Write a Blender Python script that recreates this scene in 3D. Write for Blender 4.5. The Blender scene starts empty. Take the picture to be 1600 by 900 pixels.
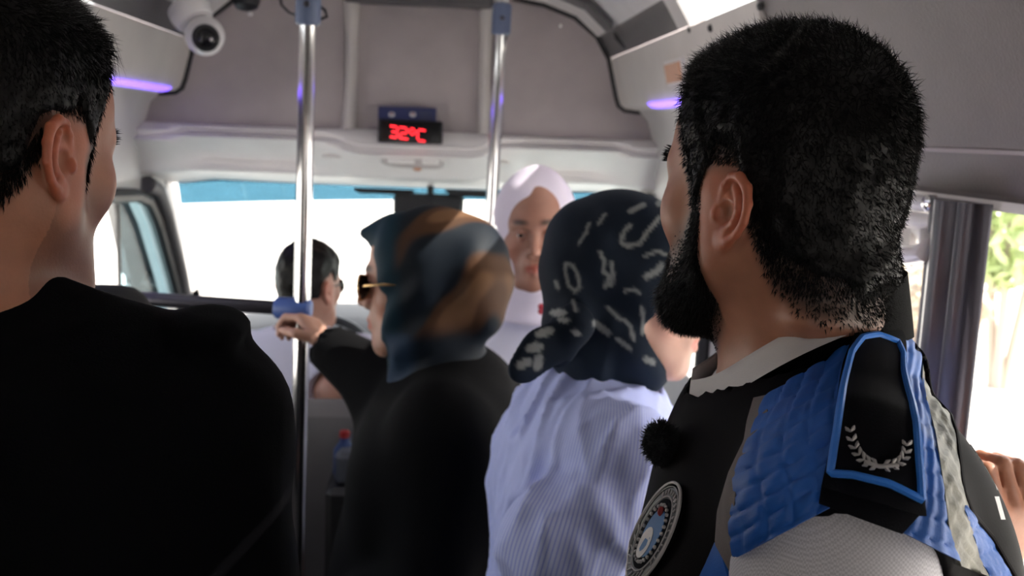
import bpy, math, random, time
import numpy as np
from mathutils import Vector, Matrix
T0 = time.time()
rng = np.random.default_rng(7); random.seed(7)
sc = bpy.context.scene
COL = sc.collection

# ------------------------------------------------------------------ camera
FPX = 1556.0; CAM_H = 1.62
def nrm(v):
    v = np.array(v, float); return v / np.linalg.norm(v)
_r = math.radians(2.2)
Yc = nrm((-115, 248, -1556))
Zc = nrm((math.sin(_r), math.cos(_r), (Yc[0]*math.sin(_r) + Yc[1]*math.cos(_r)) / -Yc[2]))
Xc = np.cross(Yc, Zc)
W2C = np.stack([Xc, Yc, Zc], 1); CAM = np.array([0, 0, CAM_H])
def at(px, py, d): return CAM + W2C.T @ (np.array([(px-800)/FPX, -(py-450)/FPX, -1.0]) * d)
def ray(px, py): return W2C.T @ np.array([(px-800)/FPX, -(py-450)/FPX, -1.0])
def onX(px, py, X): q = ray(px, py); return CAM + q*(X/q[0])
def onY(px, py, Y): q = ray(px, py); return CAM + q*(Y/q[1])
def pj(P):
    q = (np.asarray(P, float) - CAM) @ W2C.T
    return 800 + FPX*q[..., 0]/-q[..., 2], 450 - FPX*q[..., 1]/-q[..., 2]
cd = bpy.data.cameras.new('camera'); cam = bpy.data.objects.new('camera', cd); COL.objects.link(cam)
cd.sensor_width = 36.0; cd.lens = 36.0*FPX/1600.0; cd.clip_start = 0.02; cd.clip_end = 300
M4 = Matrix.Identity(4)
for i in range(3):
    for j in range(3): M4[i][j] = W2C[j][i]
M4.translation = Vector(CAM); cam.matrix_world = M4
cd.dof.use_dof = True; cd.dof.focus_distance = 0.73; cd.dof.aperture_fstop = 8.5
sc.camera = cam

# ------------------------------------------------------------------ world, sun, exposure
w = bpy.data.worlds.new('world'); sc.world = w; w.use_nodes = True
wn = w.node_tree; wn.nodes.clear()
wo = wn.nodes.new('ShaderNodeOutputWorld'); wb = wn.nodes.new('ShaderNodeBackground')
sky = wn.nodes.new('ShaderNodeTexSky'); sky.sky_type = 'NISHITA'; sky.sun_disc = False
SUN_EL, SUN_DIR = math.radians(44), nrm((0.93, -0.20, 0))
sky.sun_elevation = SUN_EL; sky.sun_rotation = math.atan2(SUN_DIR[0], SUN_DIR[1])
sky.air_density = 1.0; sky.dust_density = 6.0; sky.ozone_density = 1.0
hz = wn.nodes.new('ShaderNodeMix'); hz.data_type = 'RGBA'; hz.inputs[0].default_value = .6; hz.inputs[7].default_value = (5.2, 5.0, 4.8, 1)   # bright summer haze
wn.links.new(sky.outputs[0], hz.inputs[6]); wn.links.new(hz.outputs[2], wb.inputs[0]); wb.inputs[1].default_value = 0.42
wn.links.new(wb.outputs[0], wo.inputs[0])
sl = bpy.data.lights.new('sun', 'SUN'); sl.energy = 5.5; sl.angle = math.radians(0.6); sl.color = (1, .93, .84)
so = bpy.data.objects.new('sun', sl); COL.objects.link(so)
sd = Vector((SUN_DIR[0]*math.cos(SUN_EL), SUN_DIR[1]*math.cos(SUN_EL), math.sin(SUN_EL)))
so.rotation_euler = sd.to_track_quat('Z', 'Y').to_euler(); so.location = sd*20
sc.view_settings.view_transform = 'Standard'; sc.view_settings.look = 'None'
sc.view_settings.gamma = 1.0; sc.view_settings.use_curve_mapping = False
sc.view_settings.exposure = 1.15
sc.cycles.use_denoising = True
sc.cycles.max_bounces = 10; sc.cycles.diffuse_bounces = 6; sc.cycles.transparent_max_bounces = 16

# ------------------------------------------------------------------ materials
MATS = {}
def mat(name, col, rough=0.6, metal=0.0, spec=0.5, bump=None, var=0.0, vscale=8.0, attr=False, emit=None, sss=0.0, sheen=0.0, coat=0.0):
    m = bpy.data.materials.new(name); m.use_nodes = True; MATS[name] = m
    nt = m.node_tree; b = nt.nodes['Principled BSDF']
    b.inputs['Base Color'].default_value = (*col, 1); b.inputs['Roughness'].default_value = rough
    b.inputs['Metallic'].default_value = metal; b.inputs['Specular IOR Level'].default_value = spec
    tc = nt.nodes.new('ShaderNodeTexCoord')
    src = None
    if attr:
        a = nt.nodes.new('ShaderNodeAttribute'); a.attribute_name = 'Col'; src = a.outputs['Color']
    if var:
        n = nt.nodes.new('ShaderNodeTexNoise'); n.inputs['Scale'].default_value = vscale; n.inputs['Detail'].default_value = 5
        nt.links.new(tc.outputs['Object'], n.inputs['Vector'])
        mr = nt.nodes.new('ShaderNodeMapRange'); mr.inputs[1].default_value = .3; mr.inputs[2].default_value = .7
        mr.inputs[3].default_value = 1-var; mr.inputs[4].default_value = 1+var
        nt.links.new(n.outputs[0], mr.inputs[0])
        mx = nt.nodes.new('ShaderNodeMix'); mx.data_type = 'RGBA'; mx.blend_type = 'MULTIPLY'; mx.inputs[0].default_value = 1
        if src: nt.links.new(src, mx.inputs[6])
        else: mx.inputs[6].default_value = (*col, 1)
        nt.links.new(mr.outputs[0], mx.inputs[7]); src = mx.outputs[2]
    if src: nt.links.new(src, b.inputs['Base Color'])
    if bump:
        kind, s, st = bump[:3]
        if kind == 'vor':
            n = nt.nodes.new('ShaderNodeTexVoronoi'); n.inputs['Scale'].default_value = s; o = n.outputs['Distance']
        elif kind == 'wave':
            n = nt.nodes.new('ShaderNodeTexWave'); n.inputs['Scale'].default_value = s; o = n.outputs[0]
        else:
            n = nt.nodes.new('ShaderNodeTexNoise'); n.inputs['Scale'].default_value = s; n.inputs['Detail'].default_value = 4; o = n.outputs[0]
        nt.links.new(tc.outputs['Object'], n.inputs['Vector'])
        bp = nt.nodes.new('ShaderNodeBump'); bp.inputs['Strength'].default_value = st; bp.inputs['Distance'].default_value = bump[3] if len(bump) > 3 else 0.001
        nt.links.new(o, bp.inputs['Height']); nt.links.new(bp.outputs[0], b.inputs['Normal'])
    if emit:
        b.inputs['Emission Color'].default_value = (*emit[0], 1); b.inputs['Emission Strength'].default_value = emit[1]
    if sss:
        b.inputs['Subsurface Weight'].default_value = sss; b.inputs['Subsurface Radius'].default_value = (1, .35, .2); b.inputs['Subsurface Scale'].default_value = .006
    if sheen:
        b.inputs['Sheen Weight'].default_value = sheen; b.inputs['Sheen Roughness'].default_value = .4
    if coat: b.inputs['Coat Weight'].default_value = coat
    return m
def glassmat(name, tint, refl=0.06):
    m = bpy.data.materials.new(name); m.use_nodes = True; MATS[name] = m; nt = m.node_tree; nt.nodes.clear()
    o = nt.nodes.new('ShaderNodeOutputMaterial'); t = nt.nodes.new('ShaderNodeBsdfTransparent'); g = nt.nodes.new('ShaderNodeBsdfGlossy')
    t.inputs[0].default_value = (*tint, 1); g.inputs['Roughness'].default_value = .02
    mx = nt.nodes.new('ShaderNodeMixShader'); mx.inputs[0].default_value = refl
    nt.links.new(t.outputs[0], mx.inputs[1]); nt.links.new(g.outputs[0], mx.inputs[2]); nt.links.new(mx.outputs[0], o.inputs[0])
    return m
mat('vinyl', (.40, .355, .358), .62, bump=('vor', 420, .35, .0008), var=.10, vscale=5)
mat('vinyl_brown', (.13, .112, .112), .5, bump=('noise', 260, .5, .0012), var=.12, vscale=7)
mat('plastic_grey', (.52, .50, .49), .45, bump=('noise', 500, .15), var=.04)
mat('plastic_light', (.86, .84, .83), .45, bump=('noise', 400, .12), var=.03)
mat('panel_beige', (.56, .53, .51), .5, bump=('noise', 420, .2), var=.05)
mat('ceiling_cloth', (.60, .58, .575), .85, bump=('noise', 700, .2), var=.05)
mat('film_grey', (.085, .085, .088), .35, var=.12, vscale=4)
mat('rubber', (.012, .012, .013), .55)
mat('floor_vinyl', (.05, .05, .055), .6, var=.2, vscale=20)
mat('wall_dark', (.10, .095, .10), .6, var=.1)
mat('chrome', (.78, .77, .78), .14, metal=1)
mat('steel_dark', (.06, .057, .07), .28, metal=.7)
mat('clamp_plastic', (.10, .13, .22), .45)
mat('clamp_blue', (.04, .09, .30), .45)
mat('white_plastic', (.74, .72, .73), .3, coat=.3)
mat('black_plastic', (.012, .012, .014), .4)
mat('black_gloss', (.006, .006, .008), .08)
mat('led_red', (.3, .0, .0), .5, emit=((1, .02, .03), 2.2))
mat('led_violet', (.2, .1, .6), .5, emit=((.20, .10, 1), 1.3))
mat('card_blue', (.012, .02, .10), .4)
mat('card_white', (.6, .6, .62), .5)
mat('card_red', (.25, .015, .015), .5)
mat('lamp_lens', (.85, .84, .82), .2)
mat('lamp_amber', (.65, .38, .26), .25)
mat('seat_black', (.012, .012, .014), .85, var=.2, bump=('noise', 200, .3))
mat('seat_beige', (.16, .15, .145), .8, var=.1)
mat('dash', (.02, .021, .024), .6, bump=('noise', 300, .3))
mat('concrete', (.62, .60, .56), .9, var=.12, vscale=.8)
mat('leaf', (.42, .50, .24), .7, var=.4, vscale=3)
mat('leaf_dry', (.55, .45, .34), .8, var=.3, vscale=3)
mat('bark', (.40, .34, .28), .9)
mat('body_paint', (.75, .75, .76), .3, coat=.5)
mat('paper_blue', (.008, .03, .12), .6)
mat('paper_grey', (.05, .055, .07), .6)
glassmat('glass', (.97, .98, .98)); glassmat('glass_tint', (.22, .37, .45), .03); glassmat('glass_rear', (.66, .66, .66), .05); glassmat('glass_privacy', (.05, .05, .055), .05); glassmat('glass_quarter', (.75, .92, .97), .05)
mat('skin_man', (1, 1, 1), .48, attr=True, sss=.12, bump=('noise', 420, .25, .0006), var=.08, vscale=45)
mat('skin', (1, 1, 1), .5, attr=True, sss=.12, var=.07, vscale=30)
mat('hair', (.0045, .0036, .0032), .45, spec=.18, attr=False)
mat('eye_white', (.55, .50, .48), .2); mat('iris', (.02, .012, .008), .1)
mat('tshirt_black', (.0022, .0022, .0034), .95, spec=.1, bump=('noise', 600, .2))
mat('coat_black', (.0018, .0018, .0024), .9, spec=.12, bump=('noise', 500, .2))
mat('vest_black', (.0035, .0026, .0034), .7, spec=.06, bump=('noise', 500, .15, .0006))
mat('vest_knit', (.002, .002, .0026), .95, spec=.1, bump=('noise', 900, .6, .0015))
mat('vest_grey', (.15, .125, .12), .7, bump=('noise', 800, .3))
mat('yoke_blue', (.010, .11, .46), .55, var=.12, vscale=25, bump=('noise', 700, .2))
mat('piping_blue', (.03, .20, .72), .4, bump=('noise', 900, .3))
mat('reflective', (.13, .125, .095), .5, metal=.1, var=.4, vscale=60, bump=('noise', 130, .6, .002))
mat('epaulette', (.0025, .0025, .005), .8, spec=.12, bump=('noise', 900, .3))
mat('silver_thread', (.42, .40, .40), .45, metal=.35, bump=('noise', 900, .5))
mat('badge_blue', (.03, .13, .32), .6); mat('badge_grey', (.12, .125, .135), .5)
mat('white_shirt_grey', (.52, .50, .53), .8)
mat('collar_white', (.62, .60, .60), .75, bump=('noise', 700, .15))
mat('shirt_lavender', (.62, .62, .74), .85, bump=('noise', 500, .15))
mat('scarf_white', (.66, .61, .74), .85, bump=('noise', 600, .15))
mat('scarf_print', (1, 1, 1), .75, spec=.15, attr=True, bump=('noise', 600, .15))
mat('scarf_satin', (1, 1, 1), .6, spec=.15, attr=True, bump=('noise', 300, .12))
mat('trousers', (.012, .012, .016), .85); mat('shoe', (.01, .01, .01), .4)
mat('gold', (.75, .5, .25), .25, metal=1); mat('lens_dark', (.02, .012, .01), .05)
mat('fur_black', (.006, .006, .008), .8); mat('flower_red', (.35, .02, .04), .6)
mat('button', (.7, .72, .75), .3)
# the checked dot weave of the grey shirt and the stripes of the blue one
def weave(mname, scale, ca, cb, kind):
    nt = MATS[mname].node_tree; b = nt.nodes['Principled BSDF']; tc = nt.nodes.new('ShaderNodeTexCoord')
    if kind == 'check':
        t = nt.nodes.new('ShaderNodeTexChecker'); t.inputs['Scale'].default_value = scale
        t.inputs['Color1'].default_value = (*ca, 1); t.inputs['Color2'].default_value = (*cb, 1)
        nt.links.new(tc.outputs['Object'], t.inputs['Vector']); nt.links.new(t.outputs[0], b.inputs['Base Color'])
    else:
        a = nt.nodes.new('ShaderNodeAttribute'); a.attribute_name = 'stripe'
        s = nt.nodes.new('ShaderNodeMath'); s.operation = 'SINE'
        m = nt.nodes.new('ShaderNodeMath'); m.operation = 'MULTIPLY'; m.inputs[1].default_value = scale
        nt.links.new(a.outputs['Fac'], m.inputs[0]); nt.links.new(m.outputs[0], s.inputs[0])
        mr = nt.nodes.new('ShaderNodeMapRange'); mr.inputs[1].default_value = .2; mr.inputs[2].default_value = .9
        mx = nt.nodes.new('ShaderNodeMix'); mx.data_type = 'RGBA'
        mx.inputs[6].default_value = (*ca, 1); mx.inputs[7].default_value = (*cb, 1)
        nt.links.new(s.outputs[0], mr.inputs[0]); nt.links.new(mr.outputs[0], mx.inputs[0]); nt.links.new(mx.outputs[2], b.inputs['Base Color'])
weave('white_shirt_grey', 640, (.78, .76, .80), (.60, .58, .62), 'check')
mat('shirt_stripe', (.6, .65, .8), .85, spec=.2); weave('shirt_stripe', 2100, (.60, .66, .98), (.32, .39, .88), 'stripe')

# ------------------------------------------------------------------ object helpers
def link(name, me, m, parent=None, smooth=True):
    o = bpy.data.objects.new(name, me); COL.objects.link(o)
    if m:
        for mm in (m if isinstance(m, (list, tuple)) else [m]): me.materials.append(MATS[mm])
    if parent is not None:
        o.parent = parent
        o.matrix_parent_inverse = Matrix.Translation(-parent_origin(parent))
    if smooth and len(me.polygons): me.polygons.foreach_set('use_smooth', np.ones(len(me.polygons), bool))
    return o
def parent_origin(p): return p.location.copy() if p.parent is None else Vector((0, 0, 0))
def tag(o, label=None, cat=None, group=None, kind=None):
    if label: o['label'] = label
    if cat: o['category'] = cat
    if group: o['group'] = group
    if kind: o['kind'] = kind
    return o
def thing(name, loc, label, cat, group=None):
    o = bpy.data.objects.new(name, None); COL.objects.link(o); o.location = Vector(loc); o.empty_display_size = .05
    return tag(o, label, cat, group)
def np_mesh(name, V, Fq, F3=None):
    me = bpy.data.meshes.new(name)
    V = np.asarray(V, np.float32); nq = len(Fq); nt = 0 if F3 is None else len(F3)
    me.vertices.add(len(V)); me.vertices.foreach_set('co', V.ravel())
    loops = np.asarray(Fq, np.int32).ravel() if nq else np.zeros(0, np.int32)
    starts = np.arange(nq)*4; tot = np.full(nq, 4)
    if nt:
        loops = np.concatenate([loops, np.asarray(F3, np.int32).ravel()]); starts = np.concatenate([starts, nq*4+np.arange(nt)*3]); tot = np.concatenate([tot, np.full(nt, 3)])
    me.loops.add(len(loops)); me.loops.foreach_set('vertex_index', loops.astype(np.int32))
    me.polygons.add(nq+nt); me.polygons.foreach_set('loop_start', starts.astype(np.int32))
    me.update(calc_edges=True); me.validate()
    return me
class MB:                                     # collects simple solids into one mesh
    def __init__(s): s.v = []; s.f = []
    def raw(s, V, Fs):
        b = len(s.v); s.v += [tuple(map(float, p)) for p in V]; s.f += [tuple(i+b for i in f) for f in Fs]; return s
    def box(s, lo, hi, bev=0.0):
        x0, y0, z0 = lo; x1, y1, z1 = hi
        if bev <= 0:
            return s.raw([(x0,y0,z0),(x1,y0,z0),(x1,y1,z0),(x0,y1,z0),(x0,y0,z1),(x1,y0,z1),(x1,y1,z1),(x0,y1,z1)],
                         [(3,2,1,0),(4,5,6,7),(0,1,5,4),(1,2,6,5),(2,3,7,6),(3,0,4,7)])
        b = bev; prof = []
        for (z, i) in ((z0, b), (z0+b, 0), (z1-b, 0), (z1, b)):
            prof.append([(x0+i+b*(i==0),y0+i,z),(x1-i-b*(i==0),y0+i,z),(x1-i,y0+i+b*(i==0),z),(x1-i,y1-i-b*(i==0),z),(x1-i-b*(i==0),y1-i,z),(x0+i+b*(i==0),y1-i,z),(x0+i,y1-i-b*(i==0),z),(x0+i,y0+i+b*(i==0),z)])
        return s.loft(prof, True, True)
    def loft(s, rings, cap0=False, cap1=False, closed=True):
        n = len(rings[0]); V = [p for r in rings for p in r]; Fs = []
        for k in range(len(rings)-1):
            for i in range(n if closed else n-1):
                j = (i+1) % n; Fs.append((k*n+i, k*n+j, (k+1)*n+j, (k+1)*n+i))
        if cap0: Fs.append(tuple(range(n-1, -1, -1)))
        if cap1: Fs.append(tuple((len(rings)-1)*n+i for i in range(n)))
        return s.raw(V, Fs)
    def tube(s, pts, r, n=12, cap=True):
        pts = [np.array(p, float) for p in pts]; rs = r if isinstance(r, (list, tuple, np.ndarray)) else [r]*len(pts)
        rings = []; up = None
        for i, p in enumerate(pts):
            t = nrm(pts[min(i+1, len(pts)-1)] - pts[max(i-1, 0)])
            if up is None: up = nrm(np.cross(t, (0.31, .2, .9) if abs(t[2]) < .9 else (1, 0, 0)))
            up = nrm(up - t*np.dot(up, t)); b = np.cross(t, up)
            rings.append([p + rs[i]*(math.cos(2*math.pi*k/n)*up + math.sin(2*math.pi*k/n)*b) for k in range(n)])
        return s.loft(rings, cap, cap)
    def lathe(s, c, axis, prof, n=24):        # prof: (radius, height) along axis
        a = nrm(axis); u = nrm(np.cross(a, (0.3, .9, .2) if abs(a[1]) < .8 else (1, 0, 0))); b = np.cross(a, u); c = np.array(c, float)
        return s.loft([[c + a*h + max(r, 1e-4)*(math.cos(2*math.pi*k/n)*u + math.sin(2*math.pi*k/n)*b) for k in range(n)] for r, h in prof], True, True)
    def ell(s, c, r, n=16, m=10):
        rings = []
        for j in range(m+1):
            t = math.pi*j/m; q = max(math.sin(t), 1e-3)
            rings.append([(c[0]+r[0]*q*math.cos(2*math.pi*k/n), c[1]+r[1]*q*math.sin(2*math.pi*k/n), c[2]-r[2]*math.cos(t)) for k in range(n)])
        return s.loft(rings, True, True)
    def ext(s, prof, y0, y1, th=None):        # prof: closed XZ polygon, swept along Y
        return s.loft([[(x, y0, z) for x, z in prof], [(x, y1, z) for x, z in prof]], True, True)
    def sheet(s, G, off):                     # grid of points G[i][j] given thickness along 'off'
        G = np.asarray(G, float); n, m = G.shape[:2]; off = np.broadcast_to(np.asarray(off, float), G.shape)
        A = G.reshape(-1, 3); B = (G+off).reshape(-1, 3); V = np.concatenate([A, B]); N = n*m; Fs = []
        for i in range(n-1):
            for j in range(m-1):
                a, b, c, d = i*m+j, i*m+j+1, (i+1)*m+j+1, (i+1)*m+j
                Fs.append((a, b, c, d)); Fs.append((N+d, N+c, N+b, N+a))
        bd = [i*m for i in range(n)] + [(n-1)*m+j for j in range(1, m)] + [i*m+m-1 for i in range(n-2, -1, -1)] + [j for j in range(m-2, 0, -1)]
        for q in range(len(bd)):
            a, b = bd[q], bd[(q+1) % len(bd)]; Fs.append((a, b, N+b, N+a))
        return s.raw(V, Fs)
    def build(s, name, m, parent=None, smooth=False, sharp=None):
        me = bpy.data.meshes.new(name); me.from_pydata(s.v, [], s.f); me.update()
        import bmesh
        bm = bmesh.new(); bm.from_mesh(me); bmesh.ops.recalc_face_normals(bm, faces=bm.faces[:]); bm.to_mesh(me); bm.free()
        o = link(name, me, m, parent, smooth)
        if smooth: me.set_sharp_from_angle(angle=math.radians(sharp or 40))
        return o
def setcol(o, C, name='Col'):
    me = o.data; C = np.asarray(C, np.float32)
    a = me.color_attributes.new(name, 'FLOAT_COLOR', 'POINT'); a.data.foreach_set('color', np.concatenate([C, np.ones((len(C), 1), np.float32)], 1).ravel())
def setfloat(o, A, name):
    a = o.data.attributes.new(name, 'FLOAT', 'POINT'); a.data.foreach_set('value', np.asarray(A, np.float32))
def verts(o):
    v = np.empty(len(o.data.vertices)*3, np.float32); o.data.vertices.foreach_get('co', v); return v.reshape(-1, 3)
def vnormals(o):
    v = np.empty(len(o.data.vertices)*3, np.float32); o.data.vertices.foreach_get('normal', v); return v.reshape(-1, 3)
def sstep(a, b, x): t = np.clip((x-a)/(b-a), 0, 1); return t*t*(3-2*t)

# ------------------------------------------------------------------ signed distance modelling (for people and cloth)
def axis(lo, hi, h, fine=()):
    x = lo; out = [lo]
    while x < hi:
        st = h
        for a, b, f in fine:
            d = max(a-x, x-b, 0); st = min(st, f + .22*d)
        x += st; out.append(x)
    return np.array(out, np.float32)
def toloc(M, x, y, z):
    if M is None: return x, y, z
    t = M[:3, 3]; R = M[:3, :3]; x = x-t[0]; y = y-t[1]; z = z-t[2]
    return (R[0,0]*x+R[1,0]*y+R[2,0]*z, R[0,1]*x+R[1,1]*y+R[2,1]*z, R[0,2]*x+R[1,2]*y+R[2,2]*z)
def mp(M, p): return np.array(p, float) if M is None else M[:3, :3] @ np.array(p, float) + M[:3, 3]
def frame(c, phi, pitch=0, roll=0):
    f = np.array([math.cos(phi), math.sin(phi), 0]); r = np.array([math.sin(phi), -math.cos(phi), 0]); u = np.array([0, 0, 1.0])
    f, u = math.cos(pitch)*f + math.sin(pitch)*u, math.cos(pitch)*u - math.sin(pitch)*f
    r, u = math.cos(roll)*r + math.sin(roll)*u, math.cos(roll)*u - math.sin(roll)*r
    M = np.eye(4); M[:3, 0] = r; M[:3, 1] = f; M[:3, 2] = u; M[:3, 3] = c; return M
def sub_frame(M, c, R):
    N = np.eye(4); N[:3, :3] = R; N[:3, 3] = c; return (N if M is None else M @ N)
def P_ell(c, r, M=None):
    c = [float(v) for v in c]; r = [float(v) for v in r]
    def fn(x, y, z):
        x, y, z = toloc(M, x, y, z); x = x-c[0]; y = y-c[1]; z = z-c[2]
        k0 = np.sqrt((x/r[0])**2+(y/r[1])**2+(z/r[2])**2); k1 = np.sqrt((x/r[0]**2)**2+(y/r[1]**2)**2+(z/r[2]**2)**2)+1e-9
        return k0*(k0-1)/k1
    return fn, mp(M, c), max(r)
def P_cap(a, b, ra, rb=None, M=None):
    rb = ra if rb is None else rb; a = mp(M, a); b = mp(M, b); ba = b-a; L = float(ba@ba)+1e-12
    def fn(x, y, z):
        px, py, pz = x-a[0], y-a[1], z-a[2]
        h = np.clip((px*ba[0]+py*ba[1]+pz*ba[2])/L, 0, 1)
        return np.sqrt((px-h*ba[0])**2+(py-h*ba[1])**2+(pz-h*ba[2])**2) - (ra+(rb-ra)*h)
    return fn, (a+b)/2, float(np.linalg.norm(ba))/2+max(ra, rb)
def P_box(c, h, rad, M=None):
    def fn(x, y, z):
        x, y, z = toloc(M, x, y, z)
        qx = np.abs(x-c[0])-h[0]+rad; qy = np.abs(y-c[1])-h[1]+rad; qz = np.abs(z-c[2])-h[2]+rad
        return np.sqrt(np.maximum(qx,0)**2+np.maximum(qy,0)**2+np.maximum(qz,0)**2)+np.minimum(np.maximum(qx,np.maximum(qy,qz)),0)-rad
    return fn, mp(M, c), float(np.linalg.norm(h))
def smin(a, b, k):
    if k <= 0: return np.minimum(a, b)
    h = np.clip(.5+.5*(b-a)/k, 0, 1); return b+(a-b)*h - k*h*(1-h)
class Fld:
    def __init__(s, xs, ys, zs):
        s.ax = (xs, ys, zs); s.D = np.full((len(xs), len(ys), len(zs)), .4, np.float32); s.ops = []
    def sl(s, c, rad):
        out = []
        for a, q in zip(s.ax, c):
            i = int(np.searchsorted(a, q-rad)); j = int(np.searchsorted(a, q+rad)); out.append(slice(max(i-1, 0), j+1))
        return tuple(out)
    def co(s, sl=None):
        sl = sl or (slice(None),)*3
        return s.ax[0][sl[0]][:, None, None], s.ax[1][sl[1]][None, :, None], s.ax[2][sl[2]][None, None, :]
    def add(s, p, k=.01):
        s.ops.append((0, p, k)); sl = s.sl(p[1], p[2]+k+.035); A = s.D[sl]
        if A.size: s.D[sl] = smin(A, p[0](*s.co(sl)).astype(np.float32), k)
    def sub(s, p, k=.005):
        s.ops.append((1, p, k)); sl = s.sl(p[1], p[2]+k+.01); A = s.D[sl]
        if A.size: s.D[sl] = -smin(-A, p[0](*s.co(sl)).astype(np.float32), k)
    def chain(s, pts, rs, k=.006, M=None):
        for i in range(len(pts)-1): s.add(P_cap(pts[i], pts[i+1], rs[i], rs[i+1], M), k)
    def warp(s, fn): s.D += fn(*s.co()).astype(np.float32)
    def cut(s, fn): s.D = np.maximum(s.D, fn(*s.co()).astype(np.float32))
    def ev(s, P):
        x, y, z = P[..., 0], P[..., 1], P[..., 2]; d = np.full(P.shape[:-1], .4)
        for t, p, k in s.ops:
            q = p[0](x, y, z); d = smin(d, q, k) if t == 0 else -smin(-d, q, k)
        return d
    def grad(s, P, e=.002):
        g = np.stack([s.ev(P+np.array(v)*e)-s.ev(P-np.array(v)*e) for v in ((1,0,0),(0,1,0),(0,0,1))], -1)
        return g/(np.linalg.norm(g, axis=-1, keepdims=True)+1e-9)
    def mesh(s, name, m, parent, D=None):
        D = s.D if D is None else D; xs, ys, zs = s.ax
        S = (D < 0).astype(np.int8)
        cnt = np.zeros(tuple(n-1 for n in D.shape), np.int8)
        sh = D.shape
        for a in (0, 1):
            for b in (0, 1):
                for c in (0, 1): cnt += S[a:sh[0]-1+a, b:sh[1]-1+b, c:sh[2]-1+c]
        I = np.argwhere((cnt > 0) & (cnt < 8)); ii, jj, kk = I.T
        acc = np.zeros((len(I), 3)); num = np.zeros(len(I))
        for ax_ in range(3):
            for u in (0, 1):
                for v in (0, 1):
                    o0 = [0, 0, 0]; o0[(ax_+1) % 3] = u; o0[(ax_+2) % 3] = v; o1 = list(o0); o1[ax_] = 1
                    d0 = D[ii+o0[0], jj+o0[1], kk+o0[2]]; d1 = D[ii+o1[0], jj+o1[1], kk+o1[2]]
                    mk = (d0 < 0) != (d1 < 0); t = np.where(mk, d0/np.where(mk, d0-d1, 1), 0)
                    p0 = np.stack([xs[ii+o0[0]], ys[jj+o0[1]], zs[kk+o0[2]]], 1); p1 = np.stack([xs[ii+o1[0]], ys[jj+o1[1]], zs[kk+o1[2]]], 1)
                    acc += np.where(mk[:, None], p0+(p1-p0)*t[:, None], 0); num += mk
        V = acc/num[:, None]
        idx = np.full(cnt.shape, -1, np.int32); idx[ii, jj, kk] = np.arange(len(I))
        Q = []
        for ax_ in range(3):
            b, c = (ax_+1) % 3, (ax_+2) % 3
            s0 = [slice(None)]*3; s1 = [slice(None)]*3; s0[ax_] = slice(0, -1); s1[ax_] = slice(1, None)
            for q in (s0, s1): q[b] = slice(1, -1); q[c] = slice(1, -1)
            E = np.argwhere(S[tuple(s0)] != S[tuple(s1)])
            if not len(E): continue
            E[:, b] += 1; E[:, c] += 1
            inside = S[E[:, 0], E[:, 1], E[:, 2]] == 1
            def cell(db, dc):
                q = E.copy(); q[:, b] += db; q[:, c] += dc; return idx[q[:, 0], q[:, 1], q[:, 2]]
            q = np.stack([cell(-1, -1), cell(0, -1), cell(0, 0), cell(-1, 0)], 1)
            Q.append(np.where(inside[:, None], q, q[:, ::-1]))
        Q = np.concatenate(Q); Q = Q[(Q >= 0).all(1)]
        return link(name, np_mesh(name, V, Q), m, parent)
def noise(seed, scale, n=6, stretch=(1, 1, 1)):
    g = np.random.default_rng(seed); K = g.normal(size=(n, 3)); K = K/np.linalg.norm(K, axis=1, keepdims=True)*g.uniform(.6, 1.6, (n, 1))*scale*np.array(stretch); ph = g.uniform(0, 6.28, n)
    def fn(x, y, z):
        r = 0
        for k, p in zip(K, ph): r = r+np.sin(k[0]*x+k[1]*y+k[2]*z+p)
        return r/math.sqrt(n)
    return fn

# ------------------------------------------------------------------ the setting: minibus shell
XC = -0.11; YB = 3.2; YR = -0.9
def struct(o): o['kind'] = 'structure'; return o
struct(MB().box((-1.1, YR, -.06), (.9, 4.6, 0)).build('floor', 'floor_vinyl'))
# ceiling: gently arched lining with raised cross ribs
def R(x): return XC + x
arch = [(-.60, 1.925), (-.53, 1.985), (-.43, 2.02), (-.25, 2.045), (0, 2.055), (.25, 2.045), (.43, 2.02), (.53, 1.985), (.60, 1.925)]
G = [[(R(x), y, z) for x, z in arch] for y in (YR, 0, 1, 2, 3.2)]
ceil = struct(MB().sheet(G, (0, 0, .02)).build('ceiling', 'ceiling_cloth', smooth=True))
for y in (2.85, 1.9, .9):
    m = MB(); m.sheet([[(R(x*.97), yy, z-.012-.001*abs(q)) for x, z in arch] for q, yy in enumerate((y-.045, y-.04, y+.04, y+.045))], (0, 0, .02))
    m.build('ceiling_rib', 'film_grey', ceil)
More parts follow.
